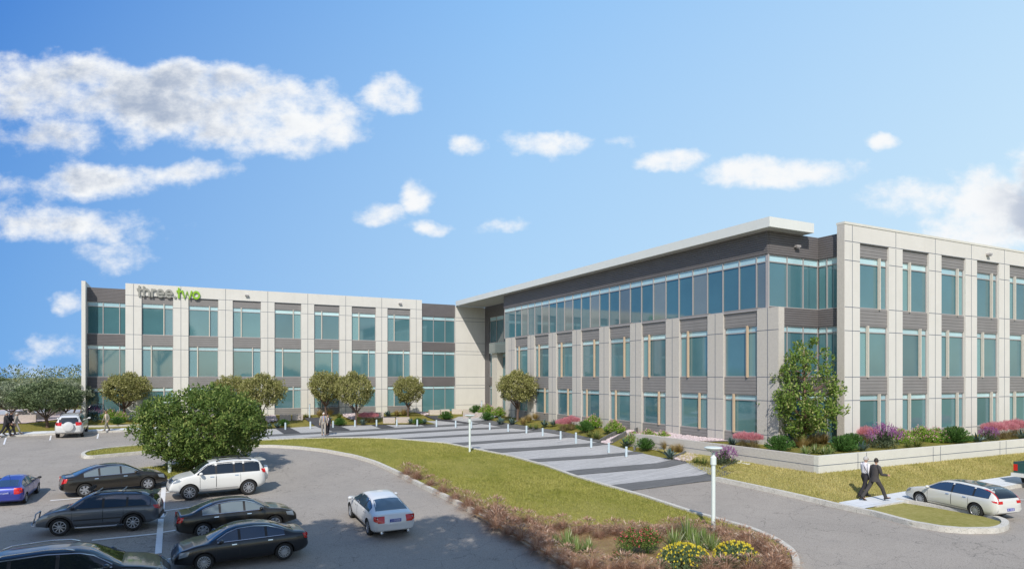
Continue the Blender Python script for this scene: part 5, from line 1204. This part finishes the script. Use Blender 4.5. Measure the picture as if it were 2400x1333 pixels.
    part('windshield', 'car_glass', [(lerp_grid([(b, -hw(b) * .95), (b, hw(b) * .95)], [(a + .02, -k['roofw'] * .93), (a + .02, k['roofw'] * .93)], 10, 8), 'top', .007)])
    a, b = k['rw']
    if kind in ('sedan', 'liftback'): part('rear_window', 'car_glass_blue' if glass != 'car_glass' else 'car_glass', [(lerp_grid([(a + .03, -w * .74), (a + .03, w * .74)], [(b, -k['roofw'] * .9), (b, k['roofw'] * .9)], 10, 8), 'top', .007)])
    else:
        z0_, z1_ = interp(top, a) + .0, interp(top, b) - .04
        part('rear_window', 'car_glass', [(lerp_grid([(-w * .70, max(z0_, belt + .02)), (w * .70, max(z0_, belt + .02))], [(-k['roofw'] * .9, z1_), (k['roofw'] * .9, z1_)], 8, 6), 'rear', .008)])
    # bumpers, grille, plates
    part('grille', 'dark_trim', [(lerp_grid([(-.30, k['front'][0] - .02), (.30, k['front'][0] - .02)], [(-.36, k['front'][1] - .06), (.36, k['front'][1] - .06)], 6, 3), 'front', .008), (lerp_grid([(-.5, k['zb'] + .14), (.5, k['zb'] + .14)], [(-.5, k['zb'] + .22), (.5, k['zb'] + .22)], 6, 2), 'front', .007)])
    part('rear_bumper', 'dark_trim' if 'darkbumper' in extras else pt, [(lerp_grid([(-w * .8, k['zb'] + .20), (w * .8, k['zb'] + .20)], [(-w * .8, k['zb'] + .36), (w * .8, k['zb'] + .36)], 10, 3), 'rear', .03)])
    if plate_txt:
        if 'lowplate' in extras: zp = k['zb'] + .32
        else: zp = k['rear'][0] + .08
        h_, _, _, _ = bvh.ray_cast(Vector((-4, 0, zp)), Vector((1, 0, 0)))
        plate(root, (h_.x if h_ else top[0][0]) - .03, zp, plate_txt)
    # wheels
    hubm, tym, rim = wheel_meshes(k['wr'], spokes, .21)
    for wx in k['wx']:
        for sd in (1, -1):
            o = link('wheel', hubm, root); o.location = (wx, sd * (w - .125), k['wr']); o.rotation_euler = (0, wx * 1.7, 0 if sd > 0 else math.pi)
            link('tyre', tym, o); link('rim', rim, o)
    # extras
    rt = interp(top, -.5); rw_ = k['roofw']
    if 'rails' in extras or 'chrome_rails' in extras:
        mt = 'chrome' if 'chrome_rails' in extras else 'dark_trim'; x0_, x1_ = k['glass'][0] + .35, .15
        for sd in (1, -1):
            m_ = MB(); m_.tube([(x0_ + (x1_ - x0_) * i / 8, sd * rw_ * .9, interp(top, x0_ + (x1_ - x0_) * i / 8) + (.035 if 0 < i < 8 else -.02)) for i in range(9)], .024, 6); m_.build('roof_rail', MATS[mt], root, smooth=True)
    if 'bars' in extras:
        for x_ in (-.9, .05): MB().tube([(x_, -rw_ * .92, rt + .05), (x_, rw_ * .92, rt + .05)], .022, 6).build('roof_bar', MATS['alloy' if 'silverbars' in extras else 'dark_trim'], root)
    if 'spare' in extras:
        sp_ = MB(); r_ = .355; sp_.lathe([(.0001, -.10), (r_ * .5, -.10), (r_ * .93, -.07), (r_, -.03), (r_, .10), (r_ * .9, .12)], 28, (0, 0, 0), axis='y'); o = sp_.build('spare_wheel_cover', MATS[pt], root, smooth=False); o.rotation_euler = (0, 0, -math.pi / 2); o.location = (top[0][0] - .12, 0, .93)
    if 'antenna' in extras: MB().tube([(k['rw'][1] + .12, .0, interp(top, k['rw'][1] + .12) - .02), (k['rw'][1] - .12, 0, interp(top, k['rw'][1]) + .32)], .008, 5).build('antenna', MATS['dark_trim'], root)
    if 'spoiler' in extras: MB().box(k['rw'][1] - .28, k['rw'][1] + .02, -rw_ * .88, rw_ * .88, interp(top, k['rw'][1]) + .005, interp(top, k['rw'][1]) + .035).build('spoiler', MATS[pt], root)
    if 'cladding' in extras:
        for sd in (1, -1):
            for wx in k['wx']:
                gl_ = []
                pts_o = [(wx + (k['wr'] + .14) * math.cos(q), k['wr'] + (k['wr'] + .13) * math.sin(q)) for q in [math.pi * i / 14 for i in range(15)]]; pts_i = [(wx + (k['wr'] + .067) * math.cos(q), k['wr'] + (k['wr'] + .067) * math.sin(q)) for q in [math.pi * i / 14 for i in range(15)]]
                part('wheel_arch_trim', 'dark_trim', [(lerp_grid(pts_i, pts_o, 14, 1), sd, .012)])
            part('side_moulding', 'dark_trim', [(lerp_grid([(k['wx'][0] + .45, .60), (k['wx'][1] - .5, .58)], [(k['wx'][0] + .45, .65), (k['wx'][1] - .5, .63)], 10, 1), sd, .012)])
            MB().tube([(k['wx'][1] - .55, sd * (w - .05), .34), (k['wx'][1] - .60, sd * (w + .08), .31), (k['wx'][0] + .62, sd * (w + .08), .31), (k['wx'][0] + .57, sd * (w - .05), .34)], .032, 8).build('side_step', MATS['alloy'], root, smooth=True)
        xf = top[-1][0]; MB().tube([(xf - .1, -.62, .40), (xf + .13, -.58, .42), (xf + .15, -.50, .50), (xf + .15, .50, .50), (xf + .13, .58, .42), (xf - .1, .62, .40)], .035, 8).tube([(xf + .13, -.36, .5), (xf + .05, -.34, .88), (xf - .02, 0, .93), (xf + .05, .34, .88), (xf + .13, .36, .5)], .03, 8).build('bull_bar', MATS['alloy'], root, smooth=True)
        MB().tube([(top[0][0] + .1, -.6, .42), (top[0][0] - .12, -.6, .42), (top[0][0] - .14, 0, .42), (top[0][0] - .12, .6, .42), (top[0][0] + .1, .6, .42)], .035, 8).build('rear_bar', MATS['alloy'], root, smooth=True)
    if 'lightbar' in extras:
        o = empty('x') if False else None; MB().tube([(.30, -.5, rt + .10), (.30, .5, rt + .10)], .02, 6).build('lamp_bar', MATS['alloy'], root)
        for y_ in (-.42, -.14, .14, .42): MB().lathe([(.075, -.03), (.085, .03), (.05, .04)], 12, (0, 0, 0), axis='y').build('roof_lamp', MATS['dark_trim'], root).location = (.32, y_, rt + .17)
    if 'chrome_line' in extras:
        for sd in (1, -1):
            xs_ = [ga + (gb - ga) * i / 20 for i in range(21)]; part('chrome_trim', 'chrome', [(lerp_grid([(x, zlim(x) + .01) for x in xs_], [(x, zlim(x) + .028) for x in xs_], 20, 1), sd, .012), (lerp_grid([(x, belt + .018) for x in xs_], [(x, belt + .034) for x in xs_], 20, 1), sd, .012)])
    if 'exhaust' in extras:
        for y_ in (-.55, .55): MB().lathe([(.055, -.14), (.065, 0), (.045, .005), (.04, -.1)], 12, (0, 0, 0), axis='y').build('exhaust_pipe', MATS['chrome'], root).matrix_local = Matrix.Translation((top[0][0] + .02, y_, k['zb'] + .09)) @ Matrix.Rotation(math.pi / 2, 4, 'Z')
        part('rear_diffuser', 'dark_trim', [(lerp_grid([(-.42, k['zb'] + .03), (.42, k['zb'] + .03)], [(-.42, k['zb'] + .15), (.42, k['zb'] + .15)], 8, 2), 'rear', .034)])
    if 'glassroof' in extras: part('glass_roof', 'car_glass', [(lerp_grid([(-2.0, -rw_ * .82), (-2.0, rw_ * .82)], [(.42, -rw_ * .80), (.42, rw_ * .80)], 8, 12), 'top', .008)])
    if 'tallrear' in extras:
        for sd in (1, -1): part('tail_light', 'red_lens', [(lerp_grid([(sd * w * .72, .95), (sd * w * .76, .95)], [(sd * rw_ * .94, 1.38), (sd * rw_ * 1.0, 1.38)], 2, 8), 'rear', .016)])
    return root
Z1 = lambda x, y: (x / 5.27, 1080 + y / 5.27)
Z2 = lambda x, y: (380 + x / 4.882, 1060 + y / 4.882)
Z3 = lambda x, y: (780 + x / 9.523, 1130 + y / 9.523)
Z4 = lambda x, y: (1980 + x / 5.714, 1040 + y / 5.714)
make_car('parked_car', 'sedan', 'paint_brown_black', Z1(1830, 362), Z1(1050, 447), -1, 'dark brown sedan with silver six-spoke wheels parked beside the grassy tree island', 'car', 6, 'car_glass_light', ('chrome_line',), plate_txt='')
make_car('off_roader', 'suv', 'paint_white', Z2(315, 548), Z2(992, 484), 1, 'white off-roader with rear spare wheel parked under the big tree, nose left', 'car', 10, 'car_glass', ('rails', 'bars', 'spare', 'antenna', 'spoiler'), plate_txt='')
make_car('estate_car', 'suv', 'paint_slate', Z1(730, 930), Z1(1640, 864), 1, 'slate grey off-road estate with roof bars, side steps and bull bar', 'car', 9, 'car_glass_blue', ('rails', 'bars', 'silverbars', 'cladding', 'lightbar', 'spoiler', 'darkmirror', 'darkbumper'), plate_txt='', over=dict(top=[(-2.38, .70), (-2.34, 1.02), (-2.26, 1.18), (-1.98, 1.50), (-1.7, 1.60), (-.6, 1.66), (.25, 1.62), (.55, 1.52), (1.15, 1.10), (1.6, 1.02), (2.05, .86), (2.2, .72), (2.26, .5)], belt=1.04, zb=.27, glass=(-2.0, .98), pill=[-1.12, -.22], ws=(.44, 1.12), rw=(-2.28, -1.98), wx=(-1.35, 1.35), front=(.68, .88), rear=(.86, 1.06)))
make_car('parked_car', 'sedan', 'paint_brown_black', Z2(1290, 900), Z2(470, 1000), -1, 'dark brown sedan with chrome window line and antenna, behind the black sedan', 'car', 7, 'car_glass_light', ('chrome_line', 'antenna'), plate_txt='')
make_car('parked_car', 'sedan', 'paint_black', Z2(480, 1375), Z2(1400, 1240), 1, 'glossy black sedan with many-spoked wheels in the leafy shade, nose left', 'car', 15, 'car_glass_blue', ('chrome_line',), plate_txt='')
make_car('parked_wagon', 'wagon', 'paint_black', (303, 1412), (0, 1453), -1, 'black estate car with chrome roof rails cut off by the bottom left corner', 'car', 10, 'car_glass', ('chrome_rails', 'chrome_line'), plate_txt='')
make_car('moving_car', 'sedan', 'paint_silver', Z3(410, 805), Z3(730, 1125), 1, 'silver white sedan seen from behind driving away on the open asphalt', 'car', 10, 'car_glass_blue', ('exhaust',), plate_txt='J1000A8', scale=.91)
make_car('parked_car', 'liftback', 'paint_blue', Z1(480, 388), Z1(330, 512), -1, 'bright blue hatchback with sloping tail cut by the left picture edge', 'car', 10, 'car_glass_blue', ('antenna', 'darkmirror'), plate_txt='J12345')
a9 = (-6.95, 59.2); make_car('off_roader', 'suv', 'paint_silver', None if False else G(170, 1019.5), None, 1, 'silver white off-roader with spare wheel parked at the far sidewalk, seen from behind', 'car', 10, 'car_glass', ('rails', 'spare'), heading=math.radians(90), scale=1.0, plate_txt='J1238', over=dict())
make_car('parked_wagon', 'wagon', 'paint_pearl', Z4(1000, 818), Z4(1740, 980), 1, 'pearl white long estate car with black glass roof parked by the right sidewalk', 'car', 13, 'car_glass_blue', ('glassroof', 'lowplate', 'tallrear'), plate_txt='K-818', over=dict(rear=(.80, .93)))
# green pickup at the right edge
pk = empty('pickup_truck', (0, 0, 0), label='dark green pickup truck with white rear bumper cut by the right picture edge', cat='pickup truck')
px_, py_, pz_ = G3(2374, 1138); pk.location = (px_, py_ - .87, pz_ + .02); pk.rotation_euler = (0, 0, math.radians(-4)); pk.scale = (.95, .95, .95)
bed = MB(); bed.box(-.05, 2.0, -.9, -.84, .62, 1.2); bed.box(-.05, 2.0, .84, .9, .62, 1.2); bed.box(-.05, 0, -.84, .84, .62, 1.18); bed.box(0, 2.0, -.84, .84, .62, .7)
o = bed.build('truck_bed', MATS['paint_green'], pk)
cabp = [(2.0, .55), (2.0, 1.22), (2.15, 1.75), (2.6, 1.82), (3.6, 1.78), (4.25, 1.22), (5.2, 1.12), (5.4, .95), (5.42, .55)]
cb = MB(); n = len(cabp); vs = [(x, s_ * (.9 if z < 1.3 else .74), z) for s_ in (-1, 1) for x, z in cabp]; cb.add(vs, [tuple(range(n)), tuple(range(n, 2 * n))[::-1]] + [(i, (i + 1) % n, n + (i + 1) % n, n + i) for i in range(n)]); cb.build('cab', MATS['paint_green'], pk)
for s_ in (-1, 1): MB().add([(2.25, s_ * .895, 1.26), (4.0, s_ * .895, 1.26), (3.55, s_ * .76, 1.70), (2.4, s_ * .76, 1.70)], [(0, 1, 2, 3)]).build('side_window', MATS['car_glass'], pk)
MB().box(-.22, -.05, -.92, .92, .48, .66).build('rear_bumper', MATS['paint_white'], pk)
for s_ in (-1, 1): MB().box(-.075, -.05, s_ * .80 - .09, s_ * .80 + .09, .76, 1.08).build('tail_light', MATS['red_lens'], pk)
hubm, tym, rim = wheel_meshes(.38, 10, .25)
for wx in (.95, 4.5):
    for sd in (1, -1):
        o = link('wheel', hubm, pk); o.location = (wx, sd * .80, .38); o.rotation_euler = (0, 0, 0 if sd > 0 else math.pi); link('tyre', tym, o); link('rim', rim, o)
MB().box(.1, 5.3, -.7, .7, .4, .62).build('chassis', MATS['dark_trim'], pk)
# ------------------------------------------------------------------ people
M('skin', (.52, .30, .20), .55); M('hair_grey', (.42, .41, .40), .8); M('hair_white', (.70, .69, .66), .8); M('hair_dark', (.03, .022, .018), .7); M('hair_brown', (.14, .07, .04), .7)
M('suit_charcoal', (.055, .050, .050), .85, var=.15, vscale=4); M('suit_grey', (.22, .21, .16), .85, var=.1, vscale=4); M('suit_tan', (.34, .31, .27), .85); M('suit_black', (.022, .02, .025), .85)
M('shirt_white', (.72, .70, .74), .8); M('shirt_blue', (.12, .2, .5), .8); M('shoe', (.02, .014, .012), .4); M('tie_yellow', (.65, .40, .06), .6); M('tie_red', (.35, .03, .05), .6); M('bag_leather', (.03, .024, .022), .6); M('sunglasses', (.01, .01, .01), .2)
def skin_mesh(edges, verts, radii, root_i=0, sub=1, name='body'):
    me = bpy.data.meshes.new(name); me.from_pydata(verts, edges, []); o = bpy.data.objects.new(name, me); COL.objects.link(o)
    m = o.modifiers.new('k', 'SKIN'); m.use_smooth_shade = True
    for i, d in enumerate(me.skin_vertices[0].data):
        r = radii[i]; d.radius = r if isinstance(r, tuple) else (r, r); d.use_root = (i == root_i)
    s = o.modifiers.new('s', 'SUBSURF'); s.levels = sub; s.render_levels = sub
    dg = bpy.context.evaluated_depsgraph_get(); me2 = bpy.data.meshes.new_from_object(o.evaluated_get(dg)); bpy.data.objects.remove(o); return me2
def person(label, loc, hd, pose, top, bottom, hair, shirt='shirt_white', tie=None, bag=False, bald=False, tie_='x', jacket_open=False, glasses=False, group=None, hgt=1.78, jacket=True):
    """faces +x; pose = thigh/shin angles, arm angles in degrees, head turn"""
    R = math.radians; r = empty('person', loc, hd, label, 'person', group)
    hipz = .93; tl, sl = .44, .43; J = {}
    for sd, key in ((1, 'l'), (-1, 'r')):
        th, sh = pose['leg_' + key]; hip = Vector((0, sd * .095, hipz)); kn = hip + Vector((math.sin(R(th)), sd * .01, -math.cos(R(th)))) * tl
        an = kn + Vector((math.sin(R(sh)), 0, -math.cos(R(sh)))) * sl; ft = R(max(-50, min(25, sh * .8 if sh < 0 else sh * .6)))
        toe = an + Vector((math.cos(ft), sd * .015, math.sin(ft) )).normalized() * .19 + Vector((0, 0, -.055)); heel = an + Vector((-.045, 0, -.05))
        J['hip' + key], J['kn' + key], J['an' + key], J['toe' + key], J['heel' + key] = hip, kn, an, toe, heel
    low = min(min(J['toe' + k].z, J['heel' + k].z) for k in 'lr') - .03
    lean = R(pose.get('lean', 3)); tx = lambda z: (z - hipz) * math.sin(lean)
    for k in list(J): J[k].z -= low
    dz_ = -low
    P = lambda x, y, z: Vector((x + tx(z), y, z + dz_))
    J.update(pelvis=P(0, 0, .95), waist=P(0, 0, 1.10), chest=P(.01, 0, 1.30), ct=P(0, 0, 1.43), neck=P(.01, 0, 1.50), hb=P(.015, 0, 1.56))
    for sd, key in ((1, 'l'), (-1, 'r')):
        ua, fa, out_ = pose['arm_' + key]; s = P(0, sd * .19, 1.43); o_ = math.sin(R(out_))
        el = s + Vector((math.sin(R(ua)), sd * o_, -math.cos(R(ua)))).normalized() * .30; wr = el + Vector((math.sin(R(fa)), sd * o_ * (.3 if fa < 50 else -.2), -math.cos(R(fa)))).normalized() * .26
        J['sh' + key], J['el' + key], J['wr' + key] = s, el, wr
    V = []; E = []; Rd = []
    def av(p, rad, frm=None):
        V.append(tuple(p)); Rd.append(rad)
        if frm is not None: E.append((frm, len(V) - 1))
        return len(V) - 1
    pe = av(J['pelvis'], .115); wa_ = av(J['waist'], .105, pe); chs = av(J['chest'], .10, wa_); ct = av(J['ct'], .06, chs); ne = av(J['neck'], .052, ct); hb = av(J['hb'], .05, ne)
    yaw = R(pose.get('turn', 0)); cx, cy = math.cos(yaw), math.sin(yaw); hc = J['hb'] + Vector((.02 * cx, .02 * cy, .095))
    for key in 'lr':
        h_ = av(J['hip' + key], .085, pe); k_ = av(J['kn' + key], .055, h_); a_ = av(J['an' + key], .038, k_); av(J['toe' + key], .032, a_)
        s_ = av(J['sh' + key] - Vector((0, 0, .02)), .042, ct); e_ = av(J['el' + key], .04, s_); w_ = av(J['wr' + key], .027, e_)
        d = (J['wr' + key] - J['el' + key]).normalized(); sd = 1 if key == 'l' else -1; side_ = Vector((1, 0, 0)) if abs(d.z) > .6 else Vector((0, 0, 1)); side_ = (side_ - d * side_.dot(d)).normalized(); inn = d.cross(side_).normalized() * (1 if key == 'l' else -1)
        pm = av(J['wr' + key] + d * .065, (.022, .036) , w_)
        for q in range(4):
            b0 = J['wr' + key] + d * .10 + side_ * (.030 - .02 * q); L_ = (.068, .078, .072, .056)[q]
            f1 = av(b0, .0095, pm); f2 = av(b0 + d * L_ * .5 + inn * .006, .009, f1); av(b0 + d * L_ * .9 + inn * .026, .008, f2)
        t1 = av(J['wr' + key] + d * .045 + side_ * .042 + inn * .012, .0105, pm); av(J['wr' + key] + d * .088 + side_ * .055 + inn * .024, .009, t1)
    me = skin_mesh(E, V, Rd, pe)
    hd_ = MB()            # head with brow, nose, mouth, ears on the same mesh
    nl_, nr_ = 12, 16
    for i in range(nl_ + 1):
        p = math.pi * i / nl_
        for j in range(nr_):
            q = 2 * math.pi * j / nr_; x_, y_, z_ = math.sin(p) * math.cos(q), math.sin(p) * math.sin(q), math.cos(p)
            rx = .098; ry = .076 * (1 if z_ > -.2 else 1 - .28 * (-z_ - .2)); xx = x_ * rx; yy = y_ * ry; zz = z_ * .118
            if x_ > .75 and -.45 < z_ < .15: xx += .022 * max(0, 1 - abs(y_) * 6) * (1 if z_ < 0 else .4)
            if x_ > .5 and abs(z_ - .02) < .14 and .2 < abs(y_) < .6: xx -= .010
            if x_ > .6 and z_ < -.75: xx += .008
            if abs(y_) > .93 and abs(z_) < .3: yy *= 1.14
            hd_.v.append((hc.x + xx * cx - yy * cy, hc.y + xx * cy + yy * cx, hc.z + zz))
    hd_.f = [(i * nr_ + j, (i + 1) * nr_ + j, (i + 1) * nr_ + (j + 1) % nr_, i * nr_ + (j + 1) % nr_) for i in range(nl_) for j in range(nr_)]
    bm = bmesh.new(); bm.from_mesh(me); mh = bpy.data.meshes.new('h'); mh.from_pydata(hd_.v, [], hd_.f); bm.from_mesh(mh); bmesh.ops.remove_doubles(bm, verts=bm.verts, dist=1e-5); me3 = bpy.data.meshes.new('body'); bm.to_mesh(me3); bm.free()
    me3.materials.append(MATS['skin']); link('body', me3, r, smooth=True)
    # hair
    hr = MB(); rows_ = []
    for i in range(8):
        for j in range(16):
            p = math.pi * (.02 + .56 * i / 7); q = 2 * math.pi * j / 16; x_, y_, z_ = math.sin(p) * math.cos(q), math.sin(p) * math.sin(q), math.cos(p)
            face = max(0, x_) * (i / 7) ** 1.2; k_ = 1.10 - .28 * (face > .42)
            xx, yy, zz = x_ * .098 * k_ - .006, y_ * .079 * k_, z_ * .118 * k_ + .004; hr.v.append((hc.x + xx * cx - yy * cy, hc.y + xx * cy + yy * cx, hc.z + zz))
    hr.f = [(i * 16 + j, (i + 1) * 16 + j, (i + 1) * 16 + (j + 1) % 16, i * 16 + (j + 1) % 16) for i in range(7) for j in range(16)] + [tuple(range(16))]; hr.m = [0] * len(hr.f); hr.build('hair', MATS[hair], r, smooth=True)
    f_ = Vector((cx, cy, 0)); l_ = Vector((-cy, cx, 0))
    if glasses: MB().tube([hc + f_ * .088 + l_ * .062 + Vector((0, 0, .015)), hc + f_ * .102 + l_ * .03 + Vector((0, 0, .012)), hc + f_ * .102 - l_ * .03 + Vector((0, 0, .012)), hc + f_ * .088 - l_ * .062 + Vector((0, 0, .015))], .014, 6).build('sunglasses', MATS['sunglasses'], r)
    else:
        for s_ in (-1, 1): MB().ball(hc + f_ * .088 + l_ * (.032 * s_) + Vector((0, 0, .008)), .009, 5).build('eye', MATS['hair_dark'], r)
    # trousers: waist block plus two tapering legs
    tr_ = MB(); tr_.tube([P(0, 0, 1.06), P(0, 0, .98), P(-.005, 0, .88), P(0, 0, .82)], [(.155, .115), (.165, .125), (.17, .13), (.12, .10)], 14, up=(1, 0, 0))
    for key in 'lr':
        h_, k_, a_ = J['hip' + key], J['kn' + key], J['an' + key]; tr_.tube([h_ + Vector((0, 0, .03)), h_.lerp(k_, .35), h_.lerp(k_, .75), k_, k_.lerp(a_, .4), a_ + Vector((0, 0, .02)), a_ + Vector((0.01, 0, -.02))], [.098, .092, .078, .073, .07, .064, .068], 12)
    tr_.build('trousers', MATS[bottom], r, smooth=True)
    for key in 'lr':
        a_, t_, he = J['an' + key], J['toe' + key], J['heel' + key]; MB().tube([he + Vector((-.02, 0, .005)), he.lerp(t_, .3) + Vector((0, 0, .02)), he.lerp(t_, .7) + Vector((0, 0, .004)), t_ + Vector((.03, 0, 0))], [(.036, .04), (.042, .042), (.046, .032), (.032, .02)], 10).build('shoe', MATS['shoe'], r, smooth=True)
    # shirt and jacket
    st = MB(); st.tube([P(0, 0, 1.0), P(0, 0, 1.1), P(.005, 0, 1.25), P(.005, 0, 1.38), P(0, 0, 1.46), P(.005, 0, 1.52)], [(.158, .115), (.15, .11), (.172, .122), (.19, .118), (.15, .09), (.06, .06)], 16, up=(1, 0, 0))
    if not jacket:
        for key in 'lr': st.tube([J['sh' + key] + Vector((0, 0, .015)) - Vector((0, (.05 if key == 'l' else -.05), 0)), J['sh' + key], J['sh' + key].lerp(J['el' + key], .5), J['el' + key], J['el' + key].lerp(J['wr' + key], .6), J['wr' + key]], [.065, .068, .062, .052, .047, .036], 12)
    st.build('shirt', MATS[shirt], r, smooth=True)
    if tie: MB().tube([P(.075, 0, 1.49), P(.128, 0, 1.42), P(.135, 0, 1.25), P(.125, 0, 1.08)], [(.018, .006), (.024, .008), (.034, .008), (.03, .008)], 6, up=(1, 0, 0)).build('tie', MATS[tie], r)
    if jacket:
        V_ = []; nz = 9; na = 26; sec = [(1.0 - .17, .185, .15), (.90, .18, .145), (1.0, .17, .13), (1.1, .162, .125), (1.22, .178, .135), (1.33, .195, .14), (1.42, .205, .125), (1.475, .16, .105), (1.525, .075, .075)]
        for z_, a_, b_ in sec:
            for j in range(na + 1):
                gap = .30 + (.35 if 1.15 < z_ else 0) * (z_ - 1.15) + (.1 if jacket_open else 0); q = gap + (2 * math.pi - 2 * gap) * j / na
                p_ = P(b_ * math.cos(q), a_ * math.sin(q), z_); V_.append(p_)
        F_ = [(i * (na + 1) + j, i * (na + 1) + j + 1, (i + 1) * (na + 1) + j + 1, (i + 1) * (na + 1) + j) for i in range(nz - 1) for j in range(na)]
        jk = MB().add(V_, F_)
        for key in 'lr': jk.tube([J['sh' + key] + Vector((0, 0, .02)) - Vector((0, (.06 if key == 'l' else -.06), 0)), J['sh' + key] + Vector((0, 0, .005)), J['sh' + key].lerp(J['el' + key], .5), J['el' + key], J['el' + key].lerp(J['wr' + key], .6), J['wr' + key] - (J['wr' + key] - J['el' + key]).normalized() * .015], [.07, .077, .07, .062, .056, .05], 12)
        jk.build('jacket', MATS[top], r, smooth=True)
    if bag:
        b = MB(); b.box(-.02, .30, -.25, -.17, .78 + dz_, 1.02 + dz_); b.build('shoulder_bag', MATS['bag_leather'], r); MB().tube([P(.14, -.22, 1.0), P(.12, -.16, 1.25), P(.0, .05, 1.50), P(-.1, -.02, 1.40), P(-.12, -.18, 1.2), P(.0, -.22, 1.0)], .012, 5).build('bag_strap', MATS['bag_leather'], r)
    r.scale = (hgt / 1.78,) * 3; return r
def feet(u, v, off=.12): return G3(u, v, off)
def at_px(u, v, hpx, off=.12):
    x, y, z = G3(u, v, off); p = FPX / (FW[0] * x + FW[1] * y); return (x, y, z - .01), hpx / p
walkA = dict(leg_l=(26, 12), leg_r=(-20, -34), arm_l=(-18, 2, 8), arm_r=(20, 38, 8), lean=4)
walkB = dict(leg_l=(-20, -34), leg_r=(25, 12), arm_l=(20, 36, 8), arm_r=(-18, 2, 8), lean=4)
HDR = math.radians
l, h_ = at_px(2050, 1173, 104); person('person in a charcoal suit gesturing with an open hand, mid stride on the right sidewalk', l, HDR(-18), dict(leg_l=(-30, -38), leg_r=(36, 22), arm_l=(-14, 0, 8), arm_r=(14, 82, 12), lean=5, turn=50), 'suit_charcoal', 'suit_charcoal', 'hair_dark', hgt=h_ * .985)
l, h_ = at_px(2027, 1165, 96); person('grey haired person in a white shirt with a dark shoulder bag on the right sidewalk', l, HDR(-12), dict(leg_l=(20, 6), leg_r=(-18, -34), arm_l=(12, 30, 8), arm_r=(-8, 10, 10), lean=2, turn=-10), 'suit_black', 'suit_black', 'hair_grey', shirt='shirt_white', jacket=False, bag=True, glasses=True, hgt=h_)
l, h_ = at_px(758.5, 1020, 53, .0); person('white haired person in a pale grey suit with a yellow tie walking on the plaza', l, HDR(-98), dict(leg_l=(18, 8), leg_r=(-10, -22), arm_l=(8, 22, 14), arm_r=(-4, 30, 16), lean=2, turn=20), 'suit_tan', 'suit_tan', 'hair_white', shirt='shirt_blue', tie='tie_yellow', jacket_open=True, hgt=h_)
l, h_ = at_px(768, 1019, 48, .0); person('dark haired person in a black suit with a red tie walking on the plaza', l, HDR(-95), walkB, 'suit_black', 'suit_black', 'hair_dark', tie='tie_red', jacket_open=True, hgt=h_)
l, h_ = at_px(250, 1010, 47, .1); person('person in sunglasses and an olive grey suit walking alone on the far sidewalk', l, HDR(-140), dict(leg_l=(24, 10), leg_r=(-16, -26), arm_l=(-14, 30, 16), arm_r=(12, 26, 8), lean=2), 'suit_grey', 'suit_grey', 'hair_brown', tie='tie_yellow', jacket_open=True, glasses=True, hgt=h_)
l, h_ = at_px(13, 1023, 59, .05); person('person in a black suit, nearest of three walking at the left picture edge', l, HDR(10), walkA, 'suit_black', 'suit_black', 'hair_grey', hgt=h_)
l, h_ = at_px(24, 1019, 56, .1); person('person in a black suit, half hidden behind another at the left picture edge', l, HDR(12), walkB, 'suit_black', 'suit_black', 'hair_dark', hgt=h_)
l, h_ = at_px(37, 1018, 52, .1); person('person in a light tan suit, right one of three at the left picture edge', l, HDR(8), walkB, 'suit_tan', 'suit_tan', 'hair_grey', hgt=h_)
